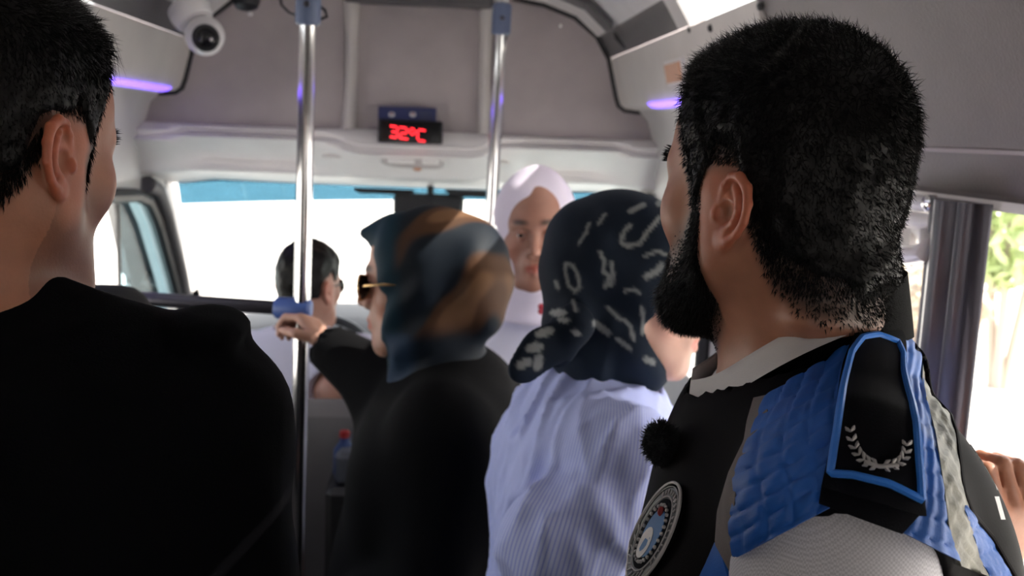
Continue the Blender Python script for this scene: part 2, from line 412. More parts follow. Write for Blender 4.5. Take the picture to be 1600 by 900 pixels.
# overhead ducts along both sides with the glass strip above them
duct = [(.735, 1.702), (.700, 1.706), (.684, 1.718), (.674, 1.745), (.660, 1.80), (.645, 1.86)]
def duct_mesh(sg, y0, y1):
    prof = [(R(sg*x), z) for x, z in duct] + [(R(sg*.86), 1.875), (R(sg*.86), 1.702)]
    return MB().ext(prof, y0, y1)
wl = struct(duct_mesh(-1, YR, YB-.005).build('trim_1', 'panel_beige', smooth=True)); wr = struct(duct_mesh(1, 1.72, YB-.005).build('trim_2', 'panel_beige', smooth=True))
def roofstrip(sg, name):
    t = .006
    def q(y0, y1, nm, mt, par=None, inset=0):
        a, b = np.array([R(sg*(.645+inset)), 1.862]), np.array([R(sg*(.603+inset)), 1.93]); n = np.array([sg*(b[1]-a[1]), abs(a[0]-b[0])]); n = n/np.linalg.norm(n)*t
        return MB().ext([tuple(a), tuple(b), tuple(b+n), tuple(a+n)], y0, y1).build(nm, mt, par)
    root = struct(q(2.28, YB-.005, name, 'film_grey'))
    q(2.18, 2.28, 'window_film_edge', 'plastic_grey', root)
    for k, (a, b) in enumerate(((1.3, 2.18), (.1, 1.24), (-.9, .04))): q(a, b, 'pane', 'glass' if k == 0 else 'glass_privacy', root, .004)
    for a in (1.24, .04): q(a, a+.06, 'glazing_bar', 'film_grey', root)
    # dark hand recess in the film
    a = onY(955, 55, 3.0) if sg > 0 else onY(300, 40, 3.0)
    return root
roofstrip(1, 'window_1'); roofstrip(-1, 'window_2')
# dark slot on the right film panel
m = MB(); p0 = np.array([R(.612), 2.93, 1.915]); p1 = np.array([R(.640), 2.90, 1.870]); m.tube([p0, p0*.6+p1*.4+np.array((-.004, 0, .004)), p1], [.006, .011, .005], 10)
struct(m.build('trim_7', 'black_plastic', smooth=True))
# rubber seam that follows the duct where it meets the bulkhead
for sg, nm in ((1, 'trim_3'), (-1, 'trim_4')):
    pts = [(.80, 1.700), (.735, 1.699), (.699, 1.703), (.680, 1.716), (.670, 1.745), (.656, 1.80), (.641, 1.86), (.600, 1.926), (.527, 1.982), (.427, 2.016), (.33, 2.03)]
    struct(MB().tube([(R(sg*x), YB-.012, z) for x, z in pts], .0085, 8).build(nm, 'rubber', smooth=True))
# front bulkhead above the cab: two padded panels, a centre panel, two flared ribs
wf = struct(MB().box((R(-.95), YB+.03, 1.56), (R(.95), YB+.06, 2.1)).build('wall_front', 'vinyl'))
def bulge(x0, x1, z0, z1, y, depth, nm, mt):
    n, mm = 14, 14; G = []
    for i in range(n):
        row = []
        for j in range(mm):
            u, v = i/(n-1), j/(mm-1); e = (1-(2*u-1)**6)*(1-(2*v-1)**6)
            row.append((x0+(x1-x0)*u, y-depth*e, z0+(z1-z0)*v))
        G.append(row)
    return MB().sheet(G, (0, .02, 0)).build(nm, mt, wf, smooth=True)
bulge(R(-.93), -.300, 1.575, 2.09, YB+.02, .03, 'padded_panel', 'vinyl')
bulge(.165, R(.93), 1.568, 2.09, YB+.02, .03, 'padded_panel', 'vinyl')
bulge(-.255, .118, 1.555, 2.00, YB+.035, .01, 'centre_panel', 'vinyl')
MB().box((-.30, YB-.03, 1.995), (.16, YB+.03, 2.06), .008).build('air_outlet', 'wall_dark', wf)
for sg, x0 in ((-1, -.278), (1, .142)):
    rings = []
    for z, wd, dx, dp in ((1.52, .060, .035, .03), (1.56, .040, .018, .035), (1.62, .026, .006, .035), (1.75, .021, .0, .035), (1.9, .020, 0, .035), (2.06, .034, .004, .04)):
        c = x0 + sg*dx
        rings.append([(c+wd*.9*q, YB+.03-dp*math.cos(q*1.35)**.6, z) for q in (-1, -.75, -.4, 0, .4, .75, 1)] + [(c+wd, YB+.05, z), (c-wd, YB+.05, z)])
    MB().loft(rings, True, True).build('rib', 'panel_beige', wf, smooth=True)
# headliner shelf between the bulkhead and the windscreen, with two shallow pockets
def headliner():
    prof = [(YB+.02, 1.582), (YB-.022, 1.579), (YB-.038, 1.570), (YB-.030, 1.556), (YB+.0, 1.54), (YB+.03, 1.52), (YB+.05, 1.505), (YB+.07, 1.49), (YB+.085, 1.475), (YB+.09, 1.462), (YB+.12, 1.452), (YB+.20, 1.443), (YB+.32, 1.43), (YB+.50, 1.404)]
    xs = np.linspace(-1.0, .80, 110); G = []
    for x in xs:
        row = []
        u = x-XC; cen = sstep(.30, .16, abs(x+.07)); edge = sstep(.66, .80, abs(u))
        for k, (y, z) in enumerate(prof):
            pk = 0
            if 3 <= k <= 8: pk = .06*math.sin((k-2.5)/6.2*math.pi)*sstep(.30, .38, abs(x+.07))*sstep(.76, .60, abs(u))
            wob = .012*math.sin(u*7+1)*(1 if 5 <= k <= 8 else 0)*sstep(.3, .4, abs(x+.07))
            zz = z - cen*(.022 if k > 1 and k < 9 else 0) - edge*.008*max(0, (k-4))/9 + wob*.6
            row.append((x, y + pk - cen*.02*(2 < k < 9) - edge*.06*(k > 2), zz))
        G.append(row)
    return struct(MB().sheet(G, (0, .012, .03)).build('trim_5', 'plastic_light', smooth=True, sharp=70))
headliner()
# windscreen: glass, tinted top band, header seal, dark A-pillars
def ws(x, t): return np.array([x*(1+.10*t)-.0, 3.70+.62*t-.10*((x-XC)/.9)**2*1.0, 1.412-.56*t-.012*((x-XC)/.9)**2])
def wsgrid(x0, x1, t0, t1, n=16, mfun=None):
    return [[ws(x0+(x1-x0)*i/n, (t0+(t1-t0)*j/4) if mfun is None else (t0+(mfun(x0+(x1-x0)*i/n)-t0)*j/4)) for j in range(5)] for i in range(n+1)]
tb = lambda x: .15 - .105*max(0, min(1, (x+.9)/1.6))**1.0
w1 = struct(MB().sheet(wsgrid(-.93, .71, .0, 1.0), (0, .004, .003)).build('window_3', 'glass', smooth=True))
MB().sheet([[p+np.array((0, -.004, -.003)) for p in r] for r in wsgrid(-.915, .70, -.03, 0, mfun=tb)], (0, .002, .0015)).build('tint_band', 'glass_tint', w1, smooth=True)
for x in (-.70, -.56, -.20, .30, .45):  # vertical reflections in the tint band, modelled as thin clear rods
    MB().tube([ws(x, -.03)+np.array((0, -.008, -.004)), ws(x+.012, tb(x)*.9)+np.array((0, -.008, -.004))], .0035, 6).build('reflection_line', 'glass', w1)
for sg in (-1, 1):
    xa = XC+sg*.835
    rings = []
    for t in (-.12, 0, .25, .5, .75, 1.0, 1.1):
        c = ws(xa, t); rings.append([c+np.array(q) for q in ((sg*.02, .0, .0), (sg*.10, -.06, .0), (sg*.17, -.20, .0), (sg*.13, -.24, 0), (sg*.055, -.10, 0), (sg*.0, -.03, 0))])
    struct(MB().loft(rings, True, True).build('trim_%d' % (8 if sg < 0 else 9), 'dash', smooth=True))
# cab side: door frame seal, division bar, trim around the left cab window
XL = -.95
dl = struct(MB().box((XL-.05, 3.66, 0), (XL, 4.5, 1.0)).build('wall_cab_left', 'wall_dark'))
def cab_side(sg):
    X = XC + sg*.84
    # opening: rounded quadrilateral in YZ
    op = [(2.55, .95), (2.55, 1.30), (2.62, 1.38), (2.75, 1.405), (3.20, 1.38), (3.32, 1.355), (3.43, 1.27), (3.62, 1.05), (3.70, .95)]
    outer = [(2.30, .0), (2.30, 1.30), (2.30, 1.72), (2.75, 1.74), (3.25, 1.72), (3.55, 1.50), (3.66, 1.42), (4.2, .78), (4.3, .0)]
    rings = [[(X, y, z) for y, z in op], [(X, y, z) for y, z in outer], [(X+sg*.05, y, z) for y, z in outer], [(X+sg*.05, y, z) for y, z in op]]
    m = MB(); n = len(op)
    V = [p for r in rings for p in r]; Fs = []
    for k in range(4):
        for i in range(n-1):
            a, b = k*n+i, k*n+i+1; c, d = ((k+1) % 4)*n+i+1, ((k+1) % 4)*n+i; Fs.append((a, b, c, d))
    m.raw(V, Fs).box((X, 2.30, 0), (X+sg*.05, 4.3, .95)) if sg > 0 else m.raw(V, Fs).box((X+sg*.05, 2.30, 0), (X, 4.3, .95))
    o = struct(m.build('wall_cab_left' if sg < 0 else 'wall_cab_right', 'plastic_grey'))
    MB().tube([(X-sg*.012, y, z) for y, z in op], .022, 8).build('window_seal', 'rubber', o, smooth=True)
    g = struct(MB().box((X+sg*.02-.002, 2.55, .93), (X+sg*.02+.002, 3.115, 1.41)).build('window_4' if sg < 0 else 'window_5', 'glass'))
    MB().box((X+sg*.02-.002, 3.135, .93), (X+sg*.02+.002, 3.72, 1.40)).build('quarter_light', 'glass_quarter', g)
    MB().box((X+sg*.02-.004, 3.115, .93), (X+sg*.02+.004, 3.133, 1.40)).build('division_bar', 'rubber', g)
    # thick dark rubber door seal, second line
    MB().tube([(X-sg*.02, y, z) for y, z in [(3.30, 1.41), (3.40, 1.385), (3.50, 1.30), (3.68, 1.08), (3.76, .95)]], .028, 10).build('door_seal', 'wall_dark', o, smooth=True)
    return o
bpy.data.objects.remove(dl)
wcl = cab_side(-1); wcr = cab_side(1)
MB().box((-.948, 3.37, 1.43), (-.935, 3.425, 1.50), .004).build('belt_slot', 'wall_dark', wcl)
a = onX(270, 327, -.93); MB().lathe((-.945, 3.52, 1.385), (1, 0, 0), [(.008, 0), (.008, .008), (.004, .012)], 12).build('screw', 'chrome', wcl, smooth=True)
# beige corner filler between the duct and the cab side
for sg, nm in ((-1, 'trim_10'), (1, 'trim_11')):
    G = []
    for y in np.linspace(2.3, 3.24, 8):
        q = (y-2.3)/.94
        G.append([(R(sg*(.74)), y, 1.705), (R(sg*.775), y, 1.67), (R(sg*.80), y, 1.60), (R(sg*.815), y, 1.5), (R(sg*.83), y, 1.43)])
    struct(MB().sheet(G, (sg*.01, 0, 0)).build(nm, 'plastic_grey', smooth=True))
# left passenger wall
XW = R(-.81)
m = MB().box((XW-.05, YR, 0), (XW, 2.30, .95)).box((XW-.05, YR, 1.50), (XW, 2.30, 1.72)).box((XW-.05, 2.18, .95), (XW, 2.30, 1.5)).box((XW-.05, 1.0, .95), (XW, 1.1, 1.5)).box((XW-.05, YR, .95), (XW, -.2, 1.5))
struct(m.build('wall_left', 'wall_dark'))
for k, (a, b) in enumerate(((1.1, 2.18), (-.2, 1.0))):
    struct(MB().box((XW-.028, a, .95), (XW-.024, b, 1.5)).build('window_%d' % (6+k), 'glass' if k == 0 else 'glass_privacy'))
# right passenger wall: window header with crease, sill, pillars
XR = R(.81); WT = 1.554
hp = [(XR, WT), (R(.815), WT+.01), (R(.79), 1.618), (R(.775), 1.623), (R(.715), 1.74), (R(.645), 1.862), (R(.70), 1.875), (R(.87), 1.875), (R(.87), WT)]
wrr = struct(MB().ext(hp, YR, 1.725).build('wall_right', 'vinyl_brown'))
MB().ext([(R(.803), WT-.008), (R(.806), WT+.004), (R(.822), WT+.004), (R(.822), WT-.008)], YR, 2.3).build('edge_strip', 'plastic_light', wrr)
MB().ext([(R(.789), 1.6155), (R(.780), 1.6205), (R(.790), 1.628), (R(.80), 1.62)], YR, 1.725).build('seam_welt', 'vinyl', wrr)
MB().ext([(XR, WT), (R(.735), 1.704), (R(.86), 1.704), (R(.86), WT)], 1.725, 2.3).build('upper_trim', 'plastic_grey', wrr)
MB().box((XR, YR, 0), (XR+.05, 2.3, .90)).build('lower_panel', 'wall_dark', wrr)
MB().box((XR, 2.2, .90), (XR+.05, 2.3, WT)).build('pillar', 'wall_dark', wrr)
MB().box((XR, YR, .90), (XR+.05, .30, WT)).build('pillar', 'wall_dark', wrr)
# the sliding-door post: rounded dark metal upright with a lighter ridge and rubber lips
def post(y0, y1):
    yc = (y0+y1)/2; wy = (y1-y0)/2; rings = []
    for z in (.0, .9, 1.2, WT):
        x = XR-.03+.04*(1.55-z)*.0
        rings.append([(x+.016, yc-wy, z), (x+.012, yc-wy, z), (x+.0, yc-wy*.85, z), (x-.012, yc-wy*.55, z), (x-.010, yc-wy*.45, z), (x-.002, yc-wy*.40, z), (x-.016, yc-wy*.15, z), (x-.02, yc+wy*.1, z), (x-.012, yc+wy*.4, z), (x+.004, yc+wy*.5, z), (x-.002, yc+wy*.6, z), (x+.0, yc+wy*.9, z), (x+.012, yc+wy, z), (x+.016, yc+wy, z)])
    return MB().loft(rings, True, True)
struct(post(1.185, 1.32).build('trim_12', 'steel_dark', smooth=True, sharp=50))
for k, (a, b) in enumerate(((1.315, 2.2), (.30, 1.175))):
    struct(MB().box((XR+.03, a, .90), (XR+.034, b, WT)).build('window_%d' % (8+k), 'glass'))
m = MB().box((-1.1, YR-.06, 0), (.9, YR, 1.0)).box((-1.1, YR-.06, 1.56), (.9, YR, 2.1))
for a, b in ((-1.1, -.85), (-.16, -.06), (.62, .9)): m.box((a, YR-.06, 1.0), (b, YR, 1.56))
struct(m.build('wall_back', 'wall_dark'))
for k, (a, b) in enumerate(((-.85, -.16), (-.06, .62))): struct(MB().box((a, YR-.035, 1.0), (b, YR-.03, 1.56)).build('window_%d' % (10+k), 'glass_rear'))
# outer roof skin so that daylight enters only through the openings
struct(MB().sheet([[(R(x*1.05), y, z+.05) for x, z in arch] for y in (YR, 1.0, 3.3)], (0, 0, .01)).build('trim_13', 'body_paint'))
struct(MB().sheet([[(x, y, z) for x in (-1.05, XC, .83)] for y, z in ((3.2, 2.12), (3.35, 1.9), (3.75, 1.46))], (0, .01, .02)).build('trim_14', 'body_paint'))
# ------------------------------------------------------------------ outside
struct(MB().box((-60, -60, -.62), (60, 90, -.55)).build('ground', 'concrete'))
def bush(c, r, label, mt, n=1400, seed=1, tall=1.0):
    g = np.random.default_rng(seed); root = thing('bush', (c[0], c[1], -.55), label, 'bush', None)
    V = []; Fq = []; k = 0
    d = g.normal(size=(n, 3)); d /= np.linalg.norm(d, axis=1, keepdims=True); rad = g.uniform(.45, 1, (n, 1))**.5
    P = np.array(c)+d*rad*np.array((r, r, r*tall)); P[:, 2] = np.maximum(P[:, 2], -.5)
    A = g.normal(size=(n, 3)); A /= np.linalg.norm(A, axis=1, keepdims=True); B = np.cross(A, g.normal(size=(n, 3))); B /= np.linalg.norm(B, axis=1, keepdims=True)
    L = g.uniform(.08, .16, (n, 1))*max(r, .8)
    V = np.stack([P-A*L, P-B*L*.45, P+A*L, P+B*L*.45], 1).reshape(-1, 3); Fq = np.arange(n*4).reshape(-1, 4)
    o = link('foliage', np_mesh('foliage', V, Fq), mt, root, smooth=False); o['kind'] = 'stuff'
    m = MB()
    for i in range(5):
        a = i*1.3; m.tube([(c[0]+.05*math.cos(a), c[1]+.05*math.sin(a), -.55), (c[0]+r*.3*math.cos(a), c[1]+r*.3*math.sin(a), c[2]), (c[0]+r*.5*math.cos(a), c[1]+r*.5*math.sin(a), c[2]+r*.5)], [.05, .03, .01], 7)
    m.build('stem', 'bark', root)
    return root
def gz(px, py, d): return at(px, py, d)
q = gz(1590, 350, 9.0); bush(q, .75, 'leafy green bush outside, right of the dark door post', 'leaf', 1500, 3, .8)
q = gz(1452, 355, 11); bush(q, .7, 'green bush outside between the grab handle and the door post', 'leaf', 1300, 4, .7)
q = gz(1455, 470, 8); bush(q, .42, 'dry reddish shrub low outside, left of the dark door post', 'leaf_dry', 900, 5, .7)


# ------------------------------------------------------------------ people: shared anatomy
HZ = 1.155
def S3(p, s): return (p[0]*s, p[1]*s, p[2]*s*HZ)
def S1(p, s): return tuple(float(v)*s for v in p)
def ear_sdf(F, M, s, sd, es=.95):
    c = np.array((sd*.075, -.012, -.010))*s
    up = nrm((0, -.20, 1)); back = nrm(np.array((sd*.17, -.97, -.15))); back = nrm(back-up*(back@up)); out = np.cross(up, back)*1.0
    if out[0]*sd < 0: out = -out
    Rm = np.stack([back, up, out], 1)
    if np.linalg.det(Rm) < 0: pass
    E = np.eye(4); E[:3, :3] = Rm; E[:3, 3] = c; E = M @ E; q = s*es; S1 = lambda p, q_: (p[0]*q_*1.22, p[1]*q_, p[2]*q_+.003)
    F.add(P_ell(S1((.014, .002, .0), q), (.0200*q, .029*q, .0048*q), E), .004*q)
    F.add(P_cap(S1((.0, .004, -.010), q), S1((.012, .0, -.002), q), .012*q, .010*q, E), .006)
    hx = [(.001, .006, .003), (.003, .020, .004), (.009, .030, .005), (.018, .033, .006), (.028, .027, .006), (.033, .014, .006), (.0325, -.002, .005), (.027, -.016, .004), (.019, -.026, .003)]
    F.chain([S1(p, q) for p in hx], [.0035*q, .0042*q, .0046*q, .0048*q, .0046*q, .0042*q, .0038*q, .0035*q, .004*q], .002*q, E)
    F.sub(P_ell(S1((.012, -.003, .009), q), (.0105*q, .013*q, .009*q), E), .003*q)
    F.sub(P_ell(S1((.013, .020, .009), q), (.008*q, .008*q, .006*q), E), .003*q)
    ah = [(.013, .022, .003), (.020, .016, .004), (.0235, .005, .004), (.021, -.008, .003), (.014, -.016, .003)]
    F.chain([S1(p, q) for p in ah], [.003*q, .0036*q, .0038*q, .0036*q, .004*q], .003*q, E)
    F.add(P_ell(S1((.001, -.006, .006), q), (.0045*q, .006*q, .004*q), E), .003*q)
    F.add(P_ell(S1((.013, -.026, .002), q), (.0105*q, .0105*q, .0050*q), E), .004*q)
    return mp(E, (.012*q, 0, 0))
def head_sdf(F, M, s, neck=None, neck_r=(.056, .062), fem=False, ears=(1, -1), eyes=True, nape=0.0):
    e = lambda c, r, k=.02: F.add(P_ell(S3(c, s), S3(r, s), M), k*s)
    c2 = lambda a, b, ra, rb, k=.012: F.add(P_cap(S3(a, s), S3(b, s), ra*s, rb*s, M), k*s)
    e((0, -.012, .030), (.0765, .098, .088)); e((0, -.040, .020), (.072, .070, .075), .03)
    e((0, .045, .035), (.062, .050, .060), .03); e((0, .042, -.030), (.060, .052, .066), .03)
    for x in (-1, 1):
        c2((x*.055, -.004, -.050), (x*.030, .070, -.096), .016, .018, .045)
        c2((x*.062, .000, .000), (x*.060, .0, -.045), .016, .014, .03)
        e((x*.047, .060, -.020), (.020, .018, .018), .03)
    e((0, .045, -.085), (.040, .045, .028), .03); e((0, .084, -.100), (.020, .016, .018), .02)
    e((0, .090, -.055), (.026, .014, .022), .02)
    F.chain([S3(p, s) for p in ((-.045, .072, .020), (-.022, .090, .021), (0, .093, .017), (.022, .090, .021), (.045, .072, .020))], [.010*s]*5, .016*s, M)
    for x in (-1, 1): F.sub(P_ell(S3((x*.031, .100, .001), s), S3((.019, .020, .012), s), M), .010*s)
    c2((0, .094, .010), (0, .117, -.028), .0075, .0115, .010)
    for x in (-1, 1): e((x*.0125, .104, -.033), (.0085, .011, .008), .006)
    F.chain([S3(p, s) for p in ((-.023, .090, -.061), (-.008, .103, -.057), (0, .103, -.0585), (.008, .103, -.057), (.023, .090, -.061))], [.004*s, .006*s, .006*s, .006*s, .004*s], .005*s, M)
    F.chain([S3(p, s) for p in ((-.020, .091, -.066), (0, .102, -.071), (.020, .091, -.066))], [.004*s, .0075*s, .004*s], .005*s, M)
    for x in (-1, 1):      # lids
        F.chain([S3(p, s) for p in ((x*.017, .085, .002), (x*.031, .0935, .0085), (x*.046, .080, .002))], [.003*s, .0042*s, .003*s], .006*s, M)
        F.chain([S3(p, s) for p in ((x*.017, .085, .0), (x*.031, .0905, -.0075), (x*.046, .080, .0))], [.003*s, .0038*s, .003*s], .006*s, M)
    if neck is not None:
        n = np.array(neck, float); a = mp(M, S3((0, -.030, -.030), s)); F.add(P_cap(a, n, neck_r[0], neck_r[1]), .03)
        a = mp(M, S3((0, .02, -.085), s)); F.add(P_cap(a, n+M[:3, 1]*.02, .030, .040), .03)
    if nape:
        e((0, -.088, -.050), (.050, .026*nape, .020), .02); e((0, -.078, -.085), (.055, .030*nape, .022), .015)
    pts = []
    for x in ears: pts.append(ear_sdf(F, M, s, x))
    return pts
def eyeballs(M, s, parent, gaze=(0, 1, 0)):
    for x in (-1, 1):
        c = mp(M, S3((x*.031, .0805, .001), s)); g = M[:3, :3] @ nrm(gaze)
        o = MB().ell(c, (.0118*s,)*3, 16, 12).build('eye', 'eye_white', parent, smooth=True)
        MB().lathe(c+g*.0105*s, g, [(.0058*s, 0), (.0052*s, .0008), (.003*s, .0016*s)], 16).build('iris', 'iris', o, smooth=True)
def hair_mask(L, hl, s, jag=0.006, seed=1):
    # L local coords (N,3) or tuple; returns signed height above the hairline
    x, y, z = L[0]/s, L[1]/s, L[2]/(s*HZ); az = np.arctan2(np.abs(x), y)
    h = np.interp(az, [p[0] for p in hl], [p[1] for p in hl]).astype(np.float32)
    n = noise(seed, 140, 5)
    return z-h+jag*n(x, y, z)
def loc(M, P):
    return (P-M[:3, 3]) @ M[:3, :3]
def prism_strands(name, parent, mt, P, D1, D2, L, r):
    n = len(P)
    if n == 0: return None
    L = L[:, None]; mid = P+D1*L*.5; tip = mid+D2*L*.5
    t = D1; a = np.cross(t, np.array((.3, .8, .52))); a /= np.linalg.norm(a, axis=1, keepdims=True)+1e-9; b = np.cross(t, a)
    V = []; r = np.asarray(r).reshape(-1, 1)
    for c, rr in ((P, r), (mid, r*.85)):
        for k in range(3):
            an = 2*math.pi*k/3; V.append(c+rr*(math.cos(an)*a+math.sin(an)*b))
    V.append(tip); V = np.stack(V, 1).reshape(-1, 3); base = np.arange(n)[:, None]*7
    Q = np.concatenate([base+np.array([[k, (k+1) % 3, 3+(k+1) % 3, 3+k]]) for k in range(3)]); T = np.concatenate([base+np.array([[3+k, 3+(k+1) % 3, 6]]) for k in range(3)])
    o = link(name, np_mesh(name, V, Q, T), mt, parent); o['kind'] = 'stuff'
    return o
def unit(v): return v/(np.linalg.norm(v, axis=-1, keepdims=True)+1e-9)
def hand_sdf(F, Wr, d, n, s=1.0, curl=(.5, .8, .6), spread=.0, thumb=(.55, .75, .35), tc=.5, flip=1):
    d = nrm(d); n = np.array(n, float); n = nrm(n-d*(n@d)); t = np.cross(n, d)*flip
    F.add(P_cap(Wr-d*.05, Wr+d*.01, .024*s, .022*s), .015)
    Mh = np.eye(4); Mh[:3, 0] = t; Mh[:3, 1] = d; Mh[:3, 2] = n; Mh[:3, 3] = Wr
    F.add(P_box((0, .048*s, 0), (.038*s, .046*s, .013*s), .012*s, Mh), .012)
    lens = [(.042, .026, .020), (.046, .029, .022), (.043, .027, .021), (.034, .020, .018)]
    for i, ln in enumerate(lens):
        p = Wr + d*(.088-.004*(i == 3)-.002*(i == 0))*s + t*(.029-.0193*i)*s; a = 0; pts = [p-d*.02*s, p]; rs = [.009*s, .0090*s]
        for j, l in enumerate(ln):
            a += curl[j]; v = d*math.cos(a)+n*math.sin(a)+t*spread*(1.5-i)*.1; p = p+v*l*s; pts.append(p); rs.append((.0084, .0076, .0066)[j]*s)
        F.chain(pts, rs, .003)
    p = Wr+d*.022*s+t*.028*s+n*.004*s; v = nrm(d*thumb[0]+t*thumb[1]+n*thumb[2]); v2 = nrm(v+(-t*.6+d*.5+n*.3)*tc*2)
    F.chain([p, p+v*.040*s, p+v*.040*s+v2*.030*s, p+v*.040*s+v2*.052*s], [.014*s, .0110*s, .0095*s, .0075*s], .006)
def torso_sdf(F, T, f, w=1.0, dp=1.0, belly=1.0, hips=True, k=.04, tz=-.055, sz=-.075):
    e = lambda c, r: F.add(P_ell(c, r, T), k)
    e((0, .015, -.24), (.165*w+f, .115*dp+f, .25+f)); e((0, .03, -.42), (.160*w+f, .125*dp*belly+f, .22+f))
    for x in (-1, 1):
        F.add(P_cap((0, -.018, tz), (x*.175*w, -.005, sz), .038+f, .055+f, T), k)
        e((x*.085*w, .055*dp, -.19), (.085*w+f, .065*dp+f, .095+f)); e((x*.09*w, -.045*dp, -.17), (.09*w+f, .065*dp+f, .12+f))
    if hips: e((0, 0, -.60), (.165*w+f, .115*dp+f, .14+f))
def arm_sdf(F, sh, el, wr, f=0, r=(.055, .043, .036, .027), k=.03):
    F.add(P_cap(sh, el, r[0]+f, r[1]+f), k)
    if wr is not None: F.add(P_cap(el, wr, r[2]+f+.004, r[3]+f), .02)
def legs_sdf(F, T, f=0, floor=.0):
    c = T[:3, 3]; r = T[:3, 0]; fw = np.array([T[0, 1], T[1, 1], 0])
    hz = c[2]-.64
    for x in (-1, 1):
        h = np.array([c[0], c[1], hz])+r*x*.085; kn = np.array([c[0], c[1], .48])+r*x*.095+fw*.02; an = np.array([c[0], c[1], .09])+r*x*.10
        F.add(P_cap(h, kn, .082+f, .058+f), .03); F.add(P_cap(kn, an, .056+f, .040+f), .02)
        F.add(P_cap(an+np.array((0, 0, -.045)), an+fw*.14+np.array((0, 0, -.06)), .034, .028), .02)
def legwear(root, T, name='trousers', mt='trousers', skirt=False):
    c = T[:3, 3]; lo = c-np.array((.33, .33, 0)); hi = c+np.array((.33, .33, 0)); fw = np.array([T[0, 1], T[1, 1], 0]); r = T[:3, 0]
    F = Fld(axis(lo[0], hi[0], .014), axis(lo[1], hi[1], .014), axis(.03, c[2]-.45, .02))
    if skirt:
        F.add(P_cap(np.array((c[0], c[1], c[2]-.55)), np.array((c[0], c[1], .10)), .15, .22), .03)
    else:
        F.add(P_ell((0, 0, -.60), (.180, .130, .13), T), .03)
        for x in (-1, 1):
            h = np.array([c[0], c[1], c[2]-.64])+r*x*.085; kn = np.array([c[0], c[1], .48])+r*x*.095+fw*.02; an = np.array([c[0], c[1], .08])+r*x*.10
            F.add(P_cap(h, kn, .098, .075), .03); F.add(P_cap(kn, an, .075, .062), .02)
    F.warp(lambda x, y, z: .004*noise(5, 40, 5)(x, y, z))
    F.mesh(name, mt, root)
    for x in (-1, 1):
        an = np.array([c[0], c[1], 0])+r*x*.10; m = MB(); rings = []
        for q, wd, ht in ((-.07, .025, .05), (-.06, .034, .07), (0, .038, .085), (.08, .045, .06), (.15, .044, .045), (.19, .03, .03)):
            p = an+fw*q; rings.append([p+r*wd*math.cos(t)+np.array((0, 0, .004+ht*max(0, math.sin(t)))) for t in np.linspace(0, 2*math.pi, 12, endpoint=False)])
        m.loft(rings, True, True).build('shoe', 'shoe', root, smooth=True)
def grid(lo, hi, h, fines):
    return tuple(axis(lo[i], hi[i], h, [(c[i]-r, c[i]+r, f) for c, r, f in fines]) for i in range(3))
def person(T, label):
    c = T[:3, 3]; return thing('person', (c[0], c[1], 0), label, 'person')
def skin_cols(o, M, s, base, stub=None, lips=True, scalp=None):
    V = verts(o); L = loc(M, V)/s/np.array((1, 1, HZ)); C = np.tile(np.array(base, np.float32), (len(V), 1)); N = noise(3, 60, 8)(L[:, 0], L[:, 1], L[:, 2])[:, None]
    C = C*(1+.05*N)
    red = np.array((1.15, .82, .78))
    if lips:
        d = np.sqrt((L[:, 0]/.024)**2+((L[:, 1]-.10)/.016)**2+((L[:, 2]+.064)/.0125)**2); m = sstep(1.1, .75, d)[:, None]; C = C*(1-m)+C*np.array((1.05, .58, .58))*m
    ch = np.exp(-(((np.abs(L[:, 0])-.05)/.02)**2+((L[:, 1]-.065)/.03)**2+((L[:, 2]+.03)/.025)**2))[:, None]; C = C*(1-.5*ch)+C*red*.5*ch
    er = sstep(.078, .088, np.abs(L[:, 0]))*sstep(.06, .02, np.abs(L[:, 2]+.01)); er = er[:, None]; C = C*(1-er)+C*np.array((1.18, .80, .72))*er
    br = np.exp(-(((np.abs(L[:, 0])-.031)/.018)**4+((L[:, 2]-.024-.003*np.cos((np.abs(L[:, 0])-.031)*60))/.0055)**4))*(L[:, 1] > .05); br = br[:, None]*.85; C = C*(1-br)+np.array((.03, .02, .016))*br
    if stub is not None:
        m = (stub(L)*np.maximum(sstep(.084, .078, np.abs(L[:, 0])), sstep(.022, .028, L[:, 2])))[:, None]; C = C*(1-m)+np.array((.035, .026, .022))*m
    setcol(o, np.clip(C, 0, 1)); return V, L
def eyebrows(M, s, root, V, L, Nn, n=260, seed=4):
    g = np.random.default_rng(seed)
    w_ = np.exp(-(((np.abs(L[:, 0]/1)-.031)/.020)**4+((L[:, 2]-.025)/.006)**4))*(L[:, 1] > .05); ids = np.nonzero(w_ > .3)[0]
    if not len(ids): return
    ids = g.choice(ids, n); out = M[:3, 0][None]*np.sign(L[ids, 0])[:, None]; d = unit(out*1.2+Nn[ids]*.5+M[:3, 2]*.25+g.normal(size=(n, 3))*.2)
    prism_strands('eyebrow', root, 'hair', V[ids]-Nn[ids]*.0008, d, unit(d+out*.3-Nn[ids]*.4), g.uniform(.006, .011, n)*s, np.full(n, .00045))

